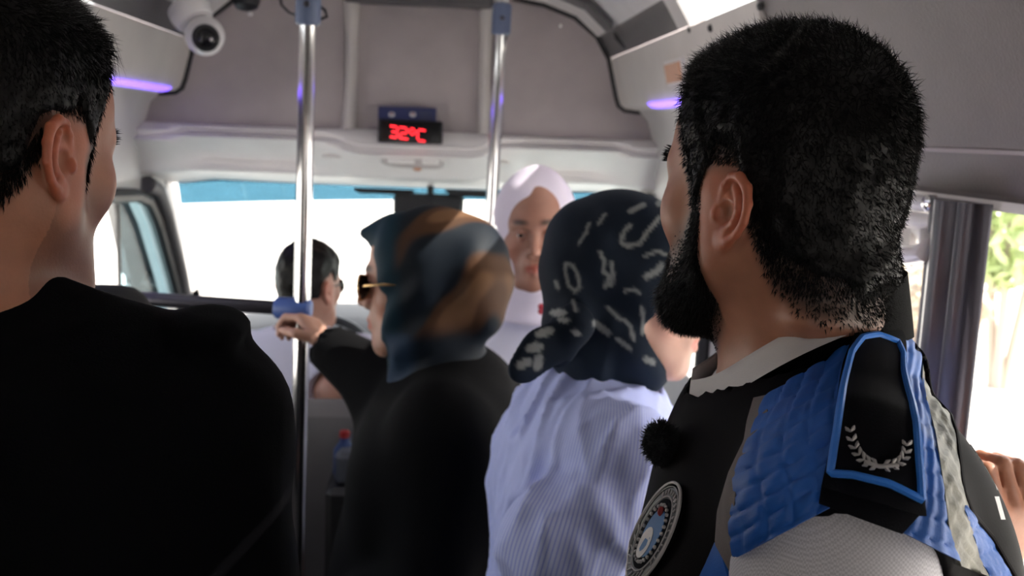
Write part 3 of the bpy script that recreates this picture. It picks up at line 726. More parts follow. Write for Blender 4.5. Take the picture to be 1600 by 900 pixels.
# ================================================================== the officer on the right
HS = .90
MR = frame(at(1206, 302, .815), math.radians(122), math.radians(1), math.radians(0)); TRo = np.array((.312, .80, 1.450)); TR = frame(TRo, math.radians(164), math.radians(-8))
LS = mp(TR, (-.185, 0, -.085)); RS = mp(TR, (.185, 0, -.085))
LE = LS+np.array((.0, -.055, -.29)); LW = LE+np.array((-.20, .02, -.12))
RE = np.array((.50, 1.0, 1.13)); RW = np.array((.556, .905, 1.205)); 
pr = person(TR, 'bearded man in black and blue uniform vest, seen from behind on the right')
fines = [(MR[:3, 3]+np.array((0, 0, .0)), .13, .0024), (mp(MR, (-.085*HS, -.02, -.01)), .032, .0014), (RW+np.array((.0, -.01, .06)), .05, .0036)]
F = Fld(*grid((.0, .38, 0.0), (.70, 1.16, 1.76), .022, fines))
head_sdf(F, MR, HS, neck=mp(TR, (0, -.015, -.04)), neck_r=(.064, .068), nape=1.1)
torso_sdf(F, TR, -.006, 1.05, 1.04, 1.05); arm_sdf(F, LS, LE, LW); arm_sdf(F, RS, RE, RW)
hand_sdf(F, RW, (.02, -.05, .12), (-.25, .9, .3), .95, (.95, 1.1, .7), flip=-1, thumb=(.7, .5, .6)); hand_sdf(F, LW, LW-LE, (0, 1, -.2), .95, flip=-1)
legs_sdf(F, TR)
body = F.mesh('body', 'skin_man', pr)
HLr = [(0, .078), (.35, .074), (.62, .066), (.85, .050), (.98, .030), (1.10, .008), (1.20, -.012), (1.36, -.022), (1.47, .0), (1.55, .022), (1.8, .018), (2.0, .0), (2.15, -.030), (2.35, -.058), (2.7, -.078), (3.15, -.085)]
def beard_r(L):
    x, y, z = L.T; az = np.arctan2(np.abs(x), y)
    top = np.interp(az, [0, .25, .5, .8, 1.05, 1.25, 1.36, 1.45, 1.6], [-.045, -.047, -.060, -.052, -.036, -.008, .03, .02, -.2])
    low = np.interp(y, [-.02, .0, .03, .07, .1], [-.03, -.090, -.128, -.140, -.15])
    mouth = ((x/.019)**2+((z+.064)/.008)**2) > 1
    return np.where(y > -.01, np.minimum(top-z, z-low), -.05)*np.where(mouth, 1, 0)-np.where(mouth, 0, .01)
def stub_r(L):
    m = beard_r(L); h = hair_mask(L.T*np.array([[1],[1],[HZ]]), HLr, 1, 0)
    return np.maximum(sstep(-.02, .006, m)*.85, sstep(-.02, .004, h)*.9)
V, L = skin_cols(body, MR, HS, (.40, .175, .105), stub_r); Nn = vnormals(body)
headsel = np.linalg.norm(V-MR[:3, 3], axis=1) < .17
V, L, Nn = V[headsel], L[headsel], Nn[headsel]
eyeballs(MR, HS, pr); eyebrows(MR, HS, pr, V, L, Nn)
def headbox(M, s, h, r=.15):
    c = M[:3, 3]; return Fld(*[axis(c[i]-r*s, c[i]+r*s, h) for i in range(3)])
def hair_cap(M, s, hl, thick, root, neck, nape, mt='hair', h=.0026, rough=.0008, neck_r=(.056, .062), seed=2):
    Fh = headbox(M, s, h); head_sdf(Fh, M, s, neck=neck, neck_r=neck_r, ears=(), nape=nape)
    x, y, z = Fh.co(); lx, ly, lz = toloc(M, x, y, z)
    m = hair_mask((lx, ly, lz), hl, s)
    t = thick(lx/s, ly/s, lz/(s*HZ))*s
    off = -.006+sstep(.004, .030, m)*(t+.006)
    Fh.D = (Fh.D-off+rough*noise(seed, 330, 8)(x, y, z)+rough*noise(seed+1, 160, 6)(x, y, z)).astype(np.float32)
    b = Fh.D; b[0] = b[-1] = .1; b[:, 0] = b[:, -1] = .1; b[:, :, 0] = b[:, :, -1] = .1
    return Fh.mesh('hair', mt, root)
thick_r = lambda x, y, z: .0034+.010*sstep(.02, .095, z)+.003*sstep(.05, -.08, y)*sstep(-.05, .02, z)
neckR = mp(TR, (0, -.015, -.04))
hr = hair_cap(MR, HS, HLr, thick_r, pr, neckR, 1.1, neck_r=(.064, .068))
g = np.random.default_rng(11)
hv = verts(hr); hn = vnormals(hr); hl_ = loc(MR, hv)/HS/np.array((1, 1, HZ)); hm = hair_mask(hl_.T*np.array([[1],[1],[HZ]]), HLr, 1, 0)
ids = np.nonzero(hm > .002)[0]; ids = g.choice(ids, 34000)
lenr = (.0045+.006*sstep(.0, .10, hl_[ids, 2])+.002*sstep(.0, .03, hm[ids]))*g.uniform(.6, 1.3, len(ids))
flow = unit(-MR[:3, 2]*.8+(-MR[:3, 1])*.2)[None]*np.ones((len(ids), 1)); top = sstep(.05, .11, hl_[ids, 2])[:, None]; flow = flow*(1-top)+(MR[:3, 1]*.8)[None]*top
d1 = unit(hn[ids]*.36+flow*.75+g.normal(size=(len(ids), 3))*.42); d2 = unit(d1*.6+flow*.5+g.normal(size=(len(ids), 3))*.45)
prism_strands('hair_strands', hr, 'hair', hv[ids]-hn[ids]*.001, d1, d2, lenr, np.full(len(ids), .00030))
# short faded hair at nape and temples, rooted in the skin
hm = hair_mask(L.T*np.array([[1],[1],[HZ]]), HLr, 1, 0); pf = sstep(-.014, .012, hm)*(hm < .036)*((np.abs(L[:, 0]) < .079) | (L[:, 2] > .024)); ids = np.nonzero(g.uniform(size=len(V)) < pf*.9)[0]; ids = g.choice(ids, min(16000, len(ids)*3))
d1 = unit(Nn[ids]*.5-MR[:3, 2]*.8+g.normal(size=(len(ids), 3))*.25)
prism_strands('faded_hair', pr, 'hair', V[ids]-Nn[ids]*.0006, d1, d1, g.uniform(.003, .0065, len(ids)), np.full(len(ids), .00032))
# beard
bm_ = beard_r(L); pb = sstep(-.008, .010, bm_); ids = np.nonzero(g.uniform(size=len(V)) < pb)[0]; ids = g.choice(ids, 15000)
d1 = unit(Nn[ids]*.55-MR[:3, 2]*.75+MR[:3, 1]*.05+g.normal(size=(len(ids), 3))*.3)
lb = (.0025+.010*sstep(.004, .03, bm_[ids])*sstep(.0, -.05, L[ids, 2]))*g.uniform(.6, 1.3, len(ids))
prism_strands('beard', pr, 'hair', V[ids]-Nn[ids]*.0008, d1, unit(d1-MR[:3, 2]*.4+g.normal(size=(len(ids), 3))*.3), lb, np.full(len(ids), .00042))
# shirt: white short sleeves under the vest
F = Fld(*grid((.0, .38, .85), (.70, 1.16, 1.56), .0065, []))
torso_sdf(F, TR, .004, 1.05, 1.04, 1.05, hips=False)
F.add(P_cap(LS+np.array((0, 0, -.008)), LS+(LE-LS)*.72, .068, .070), .02); F.add(P_cap(RS, RS+(RE-RS)*.7, .068, .070), .02)
F.sub(P_cap(LS+(LE-LS)*.70, LE+(LE-LS)*.2, .060, .068), .004); F.sub(P_cap(RS+(RE-RS)*.7, RE+(RE-RS)*.2, .060, .068), .004)
F.sub(P_cap(mp(TR, (0, 0, -.06)), mp(TR, (0, .02, .2)), .062, .085), .004)
F.warp(lambda x, y, z: .0022*noise(21, 45, 6, (1, 1, .4))(x, y, z))
F.mesh('shirt', 'white_shirt_grey', pr)
# vest body
F = Fld(*grid((.0, .40, .82), (.66, 1.16, 1.56), .0055, []))
torso_sdf(F, TR, .020, 1.06, 1.06, 1.08, hips=False)
for (a, el) in ((LS, LE), (RS, RE)):
    ax_ = nrm(el-a); o_ = nrm(a-TRo-np.array((0, 0, -.08)))
    F.sub(P_cap(a+o_*.062+np.array((0, 0, -.030)), a+ax_*.34+o_*.03, .066, .085), .008)
F.sub(P_cap(mp(TR, (0, .005, -.06)), mp(TR, (0, .02, .2)), .088, .12), .004)
VEST = F; VFULL = Fld(np.zeros(2), np.zeros(2), np.zeros(2)); torso_sdf(VFULL, TR, .020, 1.06, 1.06, 1.08, hips=False)
vs = Fld(*F.ax); vs.D = F.D.copy(); vs.warp(lambda x, y, z: .0007*noise(31, 38, 6, (1, 1, .5))(x, y, z))
vest = vs.mesh('vest', 'vest_black', pr)
def ring_band(rows, mt, name, parent, n=48, t0=-2.6, t1=2.6, th=.004):
    # rows: (side radius, front radius, z at front, z at back); swept round the neck in the torso frame, open at the front
    G = []
    for i in range(n+1):
        t = t0+(t1-t0)*i/n; row = []
        for (a, bb, zf, zb, yo) in rows:
            q = (1-math.cos(t))/2       # t=0 back, pi front
            row.append(mp(TR, (a*math.sin(t), yo-bb*math.cos(t), zb+(zf-zb)*q)))
        G.append(row)
    G = np.array(G); c = mp(TR, (0, 0, 0)); off = G-c; off[..., 2] = 0; off = unit(off)*th
    return MB().sheet(G, off).build(name, mt, parent, smooth=True, sharp=60)
legwear(pr, TR)
def onTR(px, py, lx):
    q = ray(px, py); r = TR[:3, 0]; return CAM+q*((lx-(CAM-TRo) @ r)/(q @ r))
def collar(rows, mt, name, parent, n=26, th=.003):
    G = []
    for row in rows:
        P = np.array([loc(TR, onTR(*p)[None])[0] for p in row]); s_ = np.r_[0, np.cumsum(np.linalg.norm(np.diff(P, axis=0), axis=1))]; q = np.linspace(0, s_[-1], n); Q = np.stack([np.interp(q, s_, P[:, i]) for i in range(3)], 1)
        Q[0, 0] = 0; Mq = Q[::-1]*np.array((-1, 1, 1)); Q = np.concatenate([Mq[:-1], Q])
        for _ in range(10): Q[1:-1] = (Q[:-2]+2*Q[1:-1]+Q[2:])/4
        G.append((TR[:3, :3] @ Q.T).T+TR[:3, 3])
    G = np.array(G); off = G-mp(TR, (0, .01, 0)); off[..., 2] = 0; off = unit(off)*th
    return MB().sheet(G, off).build(name, mt, parent, smooth=True, sharp=70)
KT = [(1425, 418, 0), (1392, 446, -.05), (1335, 486, -.078), (1265, 528, -.088), (1180, 590, -.072), (1108, 650, -.035)]
KB = [(1440, 514, 0), (1385, 526, -.06), (1320, 549, -.094), (1205, 620, -.106), (1150, 665, -.085), (1098, 705, -.045)]
mid = lambda A, B, t, k=1.0, dx=0, dy=0: [(a[0]*(1-t)+b[0]*t+dx, a[1]*(1-t)+b[1]*t+dy, (a[2]*(1-t)+b[2]*t)*k) for a, b in zip(A, B)]
collar([mid(KT, KB, .25, .88), mid(KT, KB, .02, .96), KT, mid(KT, KB, .2, 1.02), mid(KT, KB, .6, .99), mid(KT, KB, .92, .93), mid(KT, KB, 1.12, .84)], 'vest_knit', 'vest_collar', vest, th=.004)
WT_ = [(1402, 440, 0), (1372, 452, -.045), (1325, 470, -.070), (1270, 496, -.080), (1180, 547, -.070), (1105, 600, -.036), (1083, 594, -.022)]
WB_ = [(1405, 490, 0), (1375, 500, -.058), (1330, 520, -.090), (1262, 545, -.102), (1168, 600, -.092), (1098, 650, -.055), (1076, 655, -.040)]
collar([mid(WT_, WB_, .9, .84), mid(WT_, WB_, .05, .94), WT_, mid(WT_, WB_, .3, 1.03), WB_], 'collar_white', 'shirt_collar', pr, th=.002)
# ---- sewn panels of the vest, laid on its surface
def march(px, py, near=.30):
    px = np.asarray(px, float); py = np.asarray(py, float)
    d = np.stack([(px-800)/FPX, -(py-450)/FPX, -np.ones_like(px)], -1) @ W2C; ln = np.linalg.norm(d, axis=-1, keepdims=True); d = d/ln
    t = np.full(px.shape, near); best = np.full(px.shape, 9.); bt = t.copy()
    for _ in range(70):
        v = VFULL.ev(CAM+d*t[..., None]); up = v < best; best = np.where(up, v, best); bt = np.where(up, t, bt); t = np.where(np.abs(v) > 3e-4, t+np.clip(v, -.02, .03)*.8, t)
    P = CAM+d*bt[..., None]
    for _ in range(3): P = P-VFULL.grad(P)*VFULL.ev(P)[..., None]
    return P, VFULL.grad(P)
def resamp(pl_, n):
    p = np.array(pl_, float); s_ = np.r_[0, np.cumsum(np.linalg.norm(np.diff(p, axis=0), axis=1))]; q = np.linspace(0, s_[-1], n); return np.stack([np.interp(q, s_, p[:, i]) for i in (0, 1)], 1)
def patch(name, mt, parent, left, right, nu=16, nv=40, off=.002, th=.004, h=None, label=None):
    A = resamp(left, nv); B = resamp(right, nv); u = np.linspace(0, 1, nu)[:, None, None]; Q = A[None]*(1-u)+B[None]*u
    P, N = march(Q[..., 0], Q[..., 1]); uu = np.linspace(0, 1, nu)[:, None]; vv = np.linspace(0, 1, nv)[None, :]
    hh = off + (h(uu, vv) if h is not None else 0*uu*vv) + .010*sstep(612, 548, Q[..., 1])*sstep(1290, 1330, Q[..., 0])
    G = P+N*np.broadcast_to(hh, P.shape[:2])[..., None]
    o = MB().sheet(G, -N*(th+off)).build(name, mt, parent, smooth=True, sharp=60)
    if label: o['label'] = label
    return o
def surf_tube(name, mt, parent, pts, r, off=.002, n=60, rz=None):
    Q = resamp(pts, n); P, N = march(Q[:, 0], Q[:, 1]); off = off+.010*sstep(612, 548, Q[:, 1])*sstep(1290, 1330, Q[:, 0]); return MB().tube(list(P+N*off[:, None]), r, 8).build(name, mt, parent, smooth=True)
def quilt(a, b):
    def f(u, v):
        ca = np.abs(np.sin(math.pi*a*(u+.10*np.sin(5*v)))); cb = np.abs(np.sin(math.pi*b*(v+.06*u))); return .0022*np.minimum(1, ca*2.2)**.6*np.minimum(1, cb*1.7)**.6+.0006*np.sin(23*u+17*v)
    return f
yl = [(1196, 622), (1190, 650), (1170, 695), (1152, 750), (1146, 815), (1150, 872)]; yr = [(1322, 548), (1318, 620), (1312, 690), (1306, 740), (1300, 792)]
patch('yoke_panel', 'yoke_blue', vest, yl, yr, 40, 60, .0015, .004, quilt(4, 8), 'blue quilted shoulder panel')
patch('reflective_strip', 'vest_grey', vest, [(1180, 624), (1170, 660), (1166, 690), (1142, 740), (1124, 800), (1120, 850), (1142, 890)], [(1201, 620), (1202, 655), (1174, 695), (1156, 748), (1149, 815), (1152, 872), (1160, 890)], 8, 40, .0024, .004, None, 'dull grey strip at the front of the yoke')
patch('yoke_panel', 'yoke_blue', vest, [(1118, 848), (1104, 880), (1092, 905)], [(1124, 848), (1132, 878), (1140, 905)], 6, 10, .0015, .003)
patch('yoke_panel', 'yoke_blue', vest, [(1378, 535), (1400, 600), (1410, 690), (1418, 770), (1398, 826)], [(1420, 536), (1440, 611), (1458, 678), (1471, 767), (1480, 838), (1493, 874)], 24, 60, .0015, .004, quilt(1, 9))
patch('yoke_panel', 'yoke_blue', vest, [(1335, 556), (1375, 532), (1432, 508)], [(1330, 572), (1385, 548), (1436, 524)], 6, 30, .0030, .004, None)
patch('reflective_strip', 'reflective', vest, [(1410, 528), (1440, 611), (1457, 678), (1470, 767), (1479, 838), (1496, 882)], [(1436, 512), (1453, 571), (1475, 624), (1489, 678), (1498, 749), (1511, 811), (1524, 869), (1540, 900)], 10, 60, .003, .005, lambda u, v: .0012*np.sin(60*v+6*np.sin(9*u))*np.sin(math.pi*u), 'crumpled olive silver reflective strip')
patch('yoke_panel', 'yoke_blue', vest, [(1499, 790), (1512, 830), (1528, 880), (1545, 905)], [(1503, 790), (1530, 822), (1553, 858), (1578, 905)], 10, 24, .0015, .004, quilt(1, 3))
surf_tube('piping', 'vest_black', vest, [(1436, 520), (1462, 590), (1490, 680), (1500, 770), (1512, 800), (1545, 840), (1580, 900)], .0022)
for a_, b_ in (((1543, 690), (1556, 730)), ((1536, 722), (1566, 790)), ((1552, 752), (1575, 812))):
    pass
# epaulette slide with blue border and a wreath
el_ = [(1318, 560), (1312, 600), (1302, 690), (1286, 768), (1283, 790)]; er_ = [(1398, 556), (1412, 620), (1422, 700), (1430, 790), (1430, 812)]
ep = patch('epaulette', 'epaulette', vest, [(1345, 536), (1326, 548), (1314, 590), (1304, 690), (1287, 766)], [(1360, 534), (1384, 542), (1402, 590), (1420, 690), (1431, 806)], 20, 50, .010, .006, None, 'black shoulder slide with bright blue border')
patch('loop', 'epaulette', vest, [(1286, 762), (1282, 788)], [(1430, 802), (1402, 832)], 24, 8, .006, .006)
surf_tube('border', 'piping_blue', ep, [(1424, 784), (1417, 678), (1404, 610), (1394, 580), (1380, 563), (1354, 556), (1335, 561), (1325, 578), (1318, 620), (1308, 690), (1299, 748), (1330, 750), (1380, 762), (1424, 784)], .0026, .0105, 90)
def leafy(p0, p1, p2, n, sg):
    m = MB()
    for i in range(n):
        t = (i+.4)/n; c = (1-t)**2*np.array(p0)+2*t*(1-t)*np.array(p1)+t*t*np.array(p2); tg = nrm(2*(1-t)*(np.array(p1)-p0)+2*t*(np.array(p2)-np.array(p1)))
        for sd in (-1, 1):
            nv_ = np.array((-tg[1], tg[0]))*sd; d = nrm(tg*.85+nv_*.75); ln = 12*(1-.25*t)
            Q = [c, c+d*ln*.5+nv_*1.2, c+d*ln]; P, N = march([q[0] for q in Q], [q[1] for q in Q]); m.tube(list(P+N*.0118), [.0006, .0013, .0004], 6)
    return m
wr_ = leafy((1366, 738), (1330, 735), (1326, 684), 7, 1); w2 = leafy((1366, 738), (1404, 742), (1402, 704), 6, 1)
wr_.v and wr_.build('wreath', 'silver_thread', ep, smooth=True); w2.build('wreath', 'silver_thread', ep, smooth=True)
surf_tube('wreath_tie', 'silver_thread', ep, [(1345, 733), (1366, 740), (1390, 738)], .0013, .012, 14)
# round service badge on the chest
def bpt(r, a, c=(1026, 836), A=(36, -78), B=(24, 12)): return np.array([c[0]+r*(math.cos(a)*A[0]+math.sin(a)*B[0]), c[1]+r*(math.cos(a)*A[1]+math.sin(a)*B[1])])
def disc(name, mt, parent, r, off, label=None):
    G = np.array([[bpt(rr*r, a) for a in np.linspace(0, 2*math.pi, 41)] for rr in (.02, .5, 1)]); P, N = march(G[..., 0], G[..., 1])
    o = MB().sheet(P+N*off, -N*(.003+off)).build(name, mt, parent, smooth=True, sharp=60)
    if label: o['label'] = label
    return o
bd_ = disc('badge', 'vest_knit', vest, 1.02, .003, 'round embroidered silver and black badge')
disc('badge_field', 'badge_grey', bd_, .90, .0036); disc('badge_ground', 'epaulette', bd_, .68, .0042); disc('badge_centre', 'badge_blue', bd_, .46, .0048)
def bring(name, mt, r, wd, off, a0=0, a1=2*math.pi):
    Q = np.array([bpt(r, a) for a in np.linspace(a0, a1, 61)]); P, N = march(Q[:, 0], Q[:, 1]); return MB().tube(list(P+N*off), wd, 6).build(name, mt, bd_, smooth=True)
bring('badge_ring', 'silver_thread', 1.0, .0013, .004); bring('badge_ring', 'silver_thread', .72, .0006, .0045); bring('badge_ring', 'silver_thread', .92, .0005, .0042)
Q = np.array([bpt(.55, a) for a in np.linspace(0, 2*math.pi, 27)[:-1]]); P, N = march(Q[:, 0], Q[:, 1]); m = MB()
for p, n_ in zip(P, N): m.ell(p+n_*.005, (.0016, .0016, .0016), 8, 5)
m.build('badge_chain', 'silver_thread', bd_, smooth=True)
m = MB()
for i, a in enumerate(np.linspace(-.5, 2.2, 17)):
    p, n_ = march(*[np.array([bpt(.77, a+.02*(i % 2))[k], bpt(.86, a)[k]]) for k in (0, 1)]); m.tube(list(p+n_*.0042), .0008, 5)
for i, a in enumerate(np.linspace(2.6, 4.6, 10)):
    p, n_ = march(*[np.array([bpt(.76, a)[k], bpt(.90, a+.16)[k]]) for k in (0, 1)]); m.tube(list(p+n_*.0042), .0007, 5)
m.build('badge_stitching', 'silver_thread', bd_, smooth=True)
p, n_ = march(np.array([1024.]), np.array([843.])); Q = np.array([bpt(.30, a, (1016, 850)) for a in np.linspace(0, 6.28, 17)]); P, N = march(Q[:, 0], Q[:, 1])
MB().sheet(np.stack([P*.05+p*.95+N*.005, P+N*.0052]), -np.stack([N, N])*.002).build('badge_moon', 'silver_thread', bd_, smooth=True)
p, n_ = march(np.array([1041.]), np.array([803.])); MB().ell(p[0]+n_[0]*.005, (.003, .003, .004), 10, 6).build('badge_emblem', 'card_red', bd_, smooth=True)
# white print on the back of the vest
for k, (x0, y0, x1, y1) in enumerate(((1540, 682, 1552, 716), (1548, 726, 1560, 766), (1556, 776, 1566, 812))):
    patch('back_lettering', 'collar_white', vest, [(x0-3, y0), (x1-3, y1)], [(x0+4, y0), (x1+4, y1)], 4, 8, .0008, .001)
CK = time.time()-T0; print('officer', CK)
# ================================================================== the man in black on the left
HS2 = .91
ML = frame(at(-2, 228, .78), math.radians(71), math.radians(-12)); TLo = np.array((-.365, .80, 1.485)); TL = frame(TLo, math.radians(84))
LS2 = mp(TL, (-.172, 0, -.112)); RS2 = mp(TL, (.172, 0, -.112)); pl = person(TL, 'dark-haired man in a plain black t-shirt, seen from behind on the left')
RE2 = RS2+np.array((.045, .0, -.30)); RW2 = RE2+np.array((.0, .22, -.05)); LE2 = LS2+np.array((-.05, 0, -.30)); LW2 = LE2+np.array((0, .2, -.1))
F = Fld(*grid((-.75, .55, 0), (.10, 1.20, 1.76), .022, [(ML[:3, 3], .13, .0024), (mp(ML, (.085*HS2, -.02, -.01)), .032, .0014), (RW2+np.array((0, .06, -.02)), .07, .006)]))
head_sdf(F, ML, HS2, neck=mp(TL, (0, -.015, -.04)), neck_r=(.060, .066), nape=.8)
torso_sdf(F, TL, -.006, .96, 1.06, 1.1, tz=-.03, sz=-.094); arm_sdf(F, LS2, LE2, LW2); arm_sdf(F, RS2, RE2, RW2)
hand_sdf(F, RW2, RW2-RE2, (-1, 0, 0), .95); hand_sdf(F, LW2, LW2-LE2, (1, 0, 0), .95, flip=-1)
legs_sdf(F, TL)
body = F.mesh('body', 'skin_man', pl)
HLl = [(0, .088), (.35, .095), (.6, .106), (.82, .100), (.98, .072), (1.08, .044), (1.20, .012), (1.32, -.018), (1.44, -.018), (1.50, .0), (1.57, .018), (1.8, .014), (2.0, .0), (2.2, -.030), (2.5, -.062), (3.15, -.078)]
def stub_l(L):
    x, y, z = L.T; m = np.minimum(-.028-z+.35*(np.abs(x)-.05), z+.13)
    h = hair_mask(L.T*np.array([[1],[1],[HZ]]), HLl, 1, 0)
    return np.maximum(sstep(-.01, .02, m)*.38*(y > -.02), sstep(-.014, .006, h)*.85)
V, L = skin_cols(body, ML, HS2, (.44, .185, .11), stub_l); Nn = vnormals(body)
sel = np.linalg.norm(V-ML[:3, 3], axis=1) < .17; V, L, Nn = V[sel], L[sel], Nn[sel]
eyeballs(ML, HS2, pl); eyebrows(ML, HS2, pl, V, L, Nn, seed=8)
thick_l = lambda x, y, z: .0038+.010*sstep(.03, .095, z)
hl2 = hair_cap(ML, HS2, HLl, thick_l, pl, mp(TL, (0, -.015, -.04)), .8, seed=9, neck_r=(.060, .066))
hv = verts(hl2); hn = vnormals(hl2); q_ = loc(ML, hv)/HS2/np.array((1, 1, HZ)); hm = hair_mask(q_.T*np.array([[1],[1],[HZ]]), HLl, 1, 0)
ids = g.choice(np.nonzero(hm > .002)[0], 30000)
lenl = (.004+.010*sstep(.02, .10, q_[ids, 2]))*g.uniform(.6, 1.3, len(ids)); top = sstep(.05, .11, q_[ids, 2])[:, None]
flow = (-ML[:3, 2])[None]*(1-top)+(ML[:3, 1])[None]*top
d1 = unit(hn[ids]*.4+flow*.8+g.normal(size=(len(ids), 3))*.25); d2 = unit(d1*.7+flow*.5+g.normal(size=(len(ids), 3))*.25)
prism_strands('hair_strands', hl2, 'hair', hv[ids]-hn[ids]*.001, d1, d2, lenl, np.full(len(ids), .0003))
hm = hair_mask(L.T*np.array([[1],[1],[HZ]]), HLl, 1, 0); pf = sstep(-.012, .010, hm)*(hm < .022)*((np.abs(L[:, 0]) < .079) | (L[:, 2] > .024)); ids = np.nonzero(g.uniform(size=len(V)) < pf*.8)[0]; ids = g.choice(ids, min(8000, len(ids)*3))
d1 = unit(Nn[ids]*.3-ML[:3, 2]*.9+g.normal(size=(len(ids), 3))*.15)
prism_strands('faded_hair', pl, 'hair', V[ids]-Nn[ids]*.0006, d1, d1, g.uniform(.004, .009, len(ids)), np.full(len(ids), .0003))
# loose fringe that falls over the forehead
fr = np.nonzero((np.abs(L[:, 0]) < .05) & (L[:, 2] > .090) & (L[:, 2] < .108) & (L[:, 1] > .045))[0]; ids = g.choice(fr, 260)
d1 = unit(ML[:3, 1]*1.0+Nn[ids]*.3+ML[:3, 2]*.1+g.normal(size=(len(ids), 3))*.22); d2 = unit(ML[:3, 1]*.5-ML[:3, 2]*.85+g.normal(size=(len(ids), 3))*.2)
prism_strands('fringe', pl, 'hair', V[ids], d1, d2, g.uniform(.035, .055, len(ids)), np.full(len(ids), .0004))
# t-shirt
F = Fld(*grid((-.75, .55, .75), (.12, 1.10, 1.54), .006, []))
torso_sdf(F, TL, .010, .96, 1.10, 1.12, hips=True, tz=-.022, sz=-.094)
for a, el in ((LS2, LE2), (RS2, RE2)): F.add(P_cap(a, a+(el-a)*.85, .068, .072), .07)
F.sub(P_cap(mp(TL, (0, .022, -.04)), mp(TL, (0, .05, .2)), .068, .088), .004)
F.add(P_ell(tuple(at(335, 512, .76)), (.028, .04, .016)), .02)
F.warp(lambda x, y, z: .0030*noise(41, 34, 7, (1, 1, .5))(x, y, z)+.0015*noise(42, 80, 6)(x, y, z))
F.mesh('tshirt', 'tshirt_black', pl)
legwear(pl, TL)
print('left man', time.time()-T0)
# ================================================================== women in headscarves and the driver
def scarf_sdf(F, M, s, neck, face=(.058, .080), brim=0.0, bun=0.0, loose=0.0, drop=.0, fwd=.0, deep=.088, nr=.105):
    F.add(P_ell(S3((0, -.016, .028), s), (.088*s+loose, .112*s, (.098*HZ)*s+loose*.4), M), .02)
    F.add(P_ell(S3((0, .0, -.045), s), (.082*s+loose, .092*s, .100*s), M), .03)
    F.add(P_ell(S3((0, .025, -.085), s), (.066*s, .070*s, .050*s), M), .03)
    if bun: F.add(P_ell(S3((0, -.105, .0), s), (.075*s, .075*s*bun, .100*s), M), .07)
    a = mp(M, S3((0, -.01, -.10), s)); F.add(P_cap(a, np.array(neck, float), .070*s, nr*s), .04)
    if brim: F.add(P_cap(S3((0, .055, .082), s), S3((0, .096+brim, .080), s), .028*s, .008*s, M), .03)
    F.sub(P_ell(S3((0, .115+fwd, -.022+drop), s), (face[0]*s, deep*s, face[1]*HZ*s), M), .008)
def folds(M, s, amp, seed, k=70):
    n1 = noise(seed, k, 5, (1, 1, .6)); n2 = noise(seed+1, k*.45, 4, (1.2, 1.2, .5))
    def fn(x, y, z):
        lx, ly, lz = toloc(M, x, y, z); r = np.sqrt(lx**2+ly**2)
        return amp*(n1(lx, ly, lz)*.5+n2(lx, ly, lz)*.8)+amp*.6*np.sin(110*(lz*.75+ly*.55)+3*np.sin(14*lx+seed))*sstep(.10, -.04, lz)
    return fn
def figure(T, M, s, label, skin, arms, hands, fine=.0032, neck_r=(.045, .052), w=.88, dp=1.0, ears=(), extra=None, legs=True, eyes=True, floor=None):
    root = person(T, label); c = M[:3, 3]; t = T[:3, 3]
    pts = [c, t]+[p for a in arms for p in a if p is not None]+[t-np.array((.28, .28, 0)), t+np.array((.28, .28, 0))]
    lo = np.min(pts, 0)-.12; hi = np.max(pts, 0)+.14; lo[2] = 0
    fn = [(c, .115, fine)]+[(h[0]+nrm(h[1])*.06, .06, .0042) for h in hands]
    F = Fld(*grid(lo, hi, .022, fn)); head_sdf(F, M, s, neck=mp(T, (0, -.01, -.04)), neck_r=neck_r, ears=ears)
    torso_sdf(F, T, -.006, w, dp, 1, hips=True)
    for a in arms: arm_sdf(F, *a, r=(.047, .038, .034, .024))
    for h in hands: hand_sdf(F, *h[:3], .88, **h[3])
    if legs: legs_sdf(F, T)
    if extra: extra(F)
    b = F.mesh('body', 'skin', root); V, L = skin_cols(b, M, s, skin)
    if eyes: eyeballs(M, s, root)
    return root, b
# ---- woman in black with the satin scarf, in profile
MA = frame(at(664, 440, 1.75), math.radians(172), math.radians(-4)); TA = frame(at(705, 566, 1.79), math.radians(176)); SA = .96
RSa = mp(TA, (.155, .0, -.09)); LSa = mp(TA, (-.155, 0, -.09)); POLE_Y = 2.0
RWa = at(512, 540, 1.94); REa = at(612, 612, 1.90); LEa = LSa+np.array((-.02, -.03, -.27)); LWa = LEa+np.array((-.2, 0, -.05))
hd = at(478, 496, 1.98)-RWa
pa, ba = figure(TA, MA, SA, 'woman in black coat and teal and brown headscarf, seen in profile', (.42, .23, .17), [(RSa, REa, RWa), (LSa, LEa, LWa)],
                [(RWa, hd, (-.75, .25, -.55), dict(curl=(.7, 1.0, .8), flip=-1, tc=.9)), (LWa, (-1, 0, 0), (0, 1, 0), {})])
F = Fld(*[axis(MA[i, 3]-.22, MA[i, 3]+.22, .0042) for i in range(3)])
scarf_sdf(F, MA, SA, at(690, 585, 1.78), face=(.085, .082), brim=.010, bun=.75, deep=.092)
F.warp(folds(MA, SA, .0052, 51, 60)); b = F.D; b[:, :, 0] = .1; b[0] = b[-1] = .1
oa = F.mesh('headscarf', 'scarf_satin', pa); V = verts(oa); L = loc(MA, V)/SA
bands = np.sin(L[:, 2]*26+L[:, 1]*30+4*np.sin(L[:, 0]*9)+1.3)+.35*noise(61, 45, 5)(L[:, 0], L[:, 1], L[:, 2])
teal = np.array((.006, .026, .042)); brown = np.array((.060, .028, .014)); dark = np.array((.006, .010, .016)); tan = np.array((.13, .068, .036))
C = np.tile(dark, (len(V), 1)); m = sstep(.02, .05, L[:, 1])[:, None]; C = C*(1-m)+teal*m
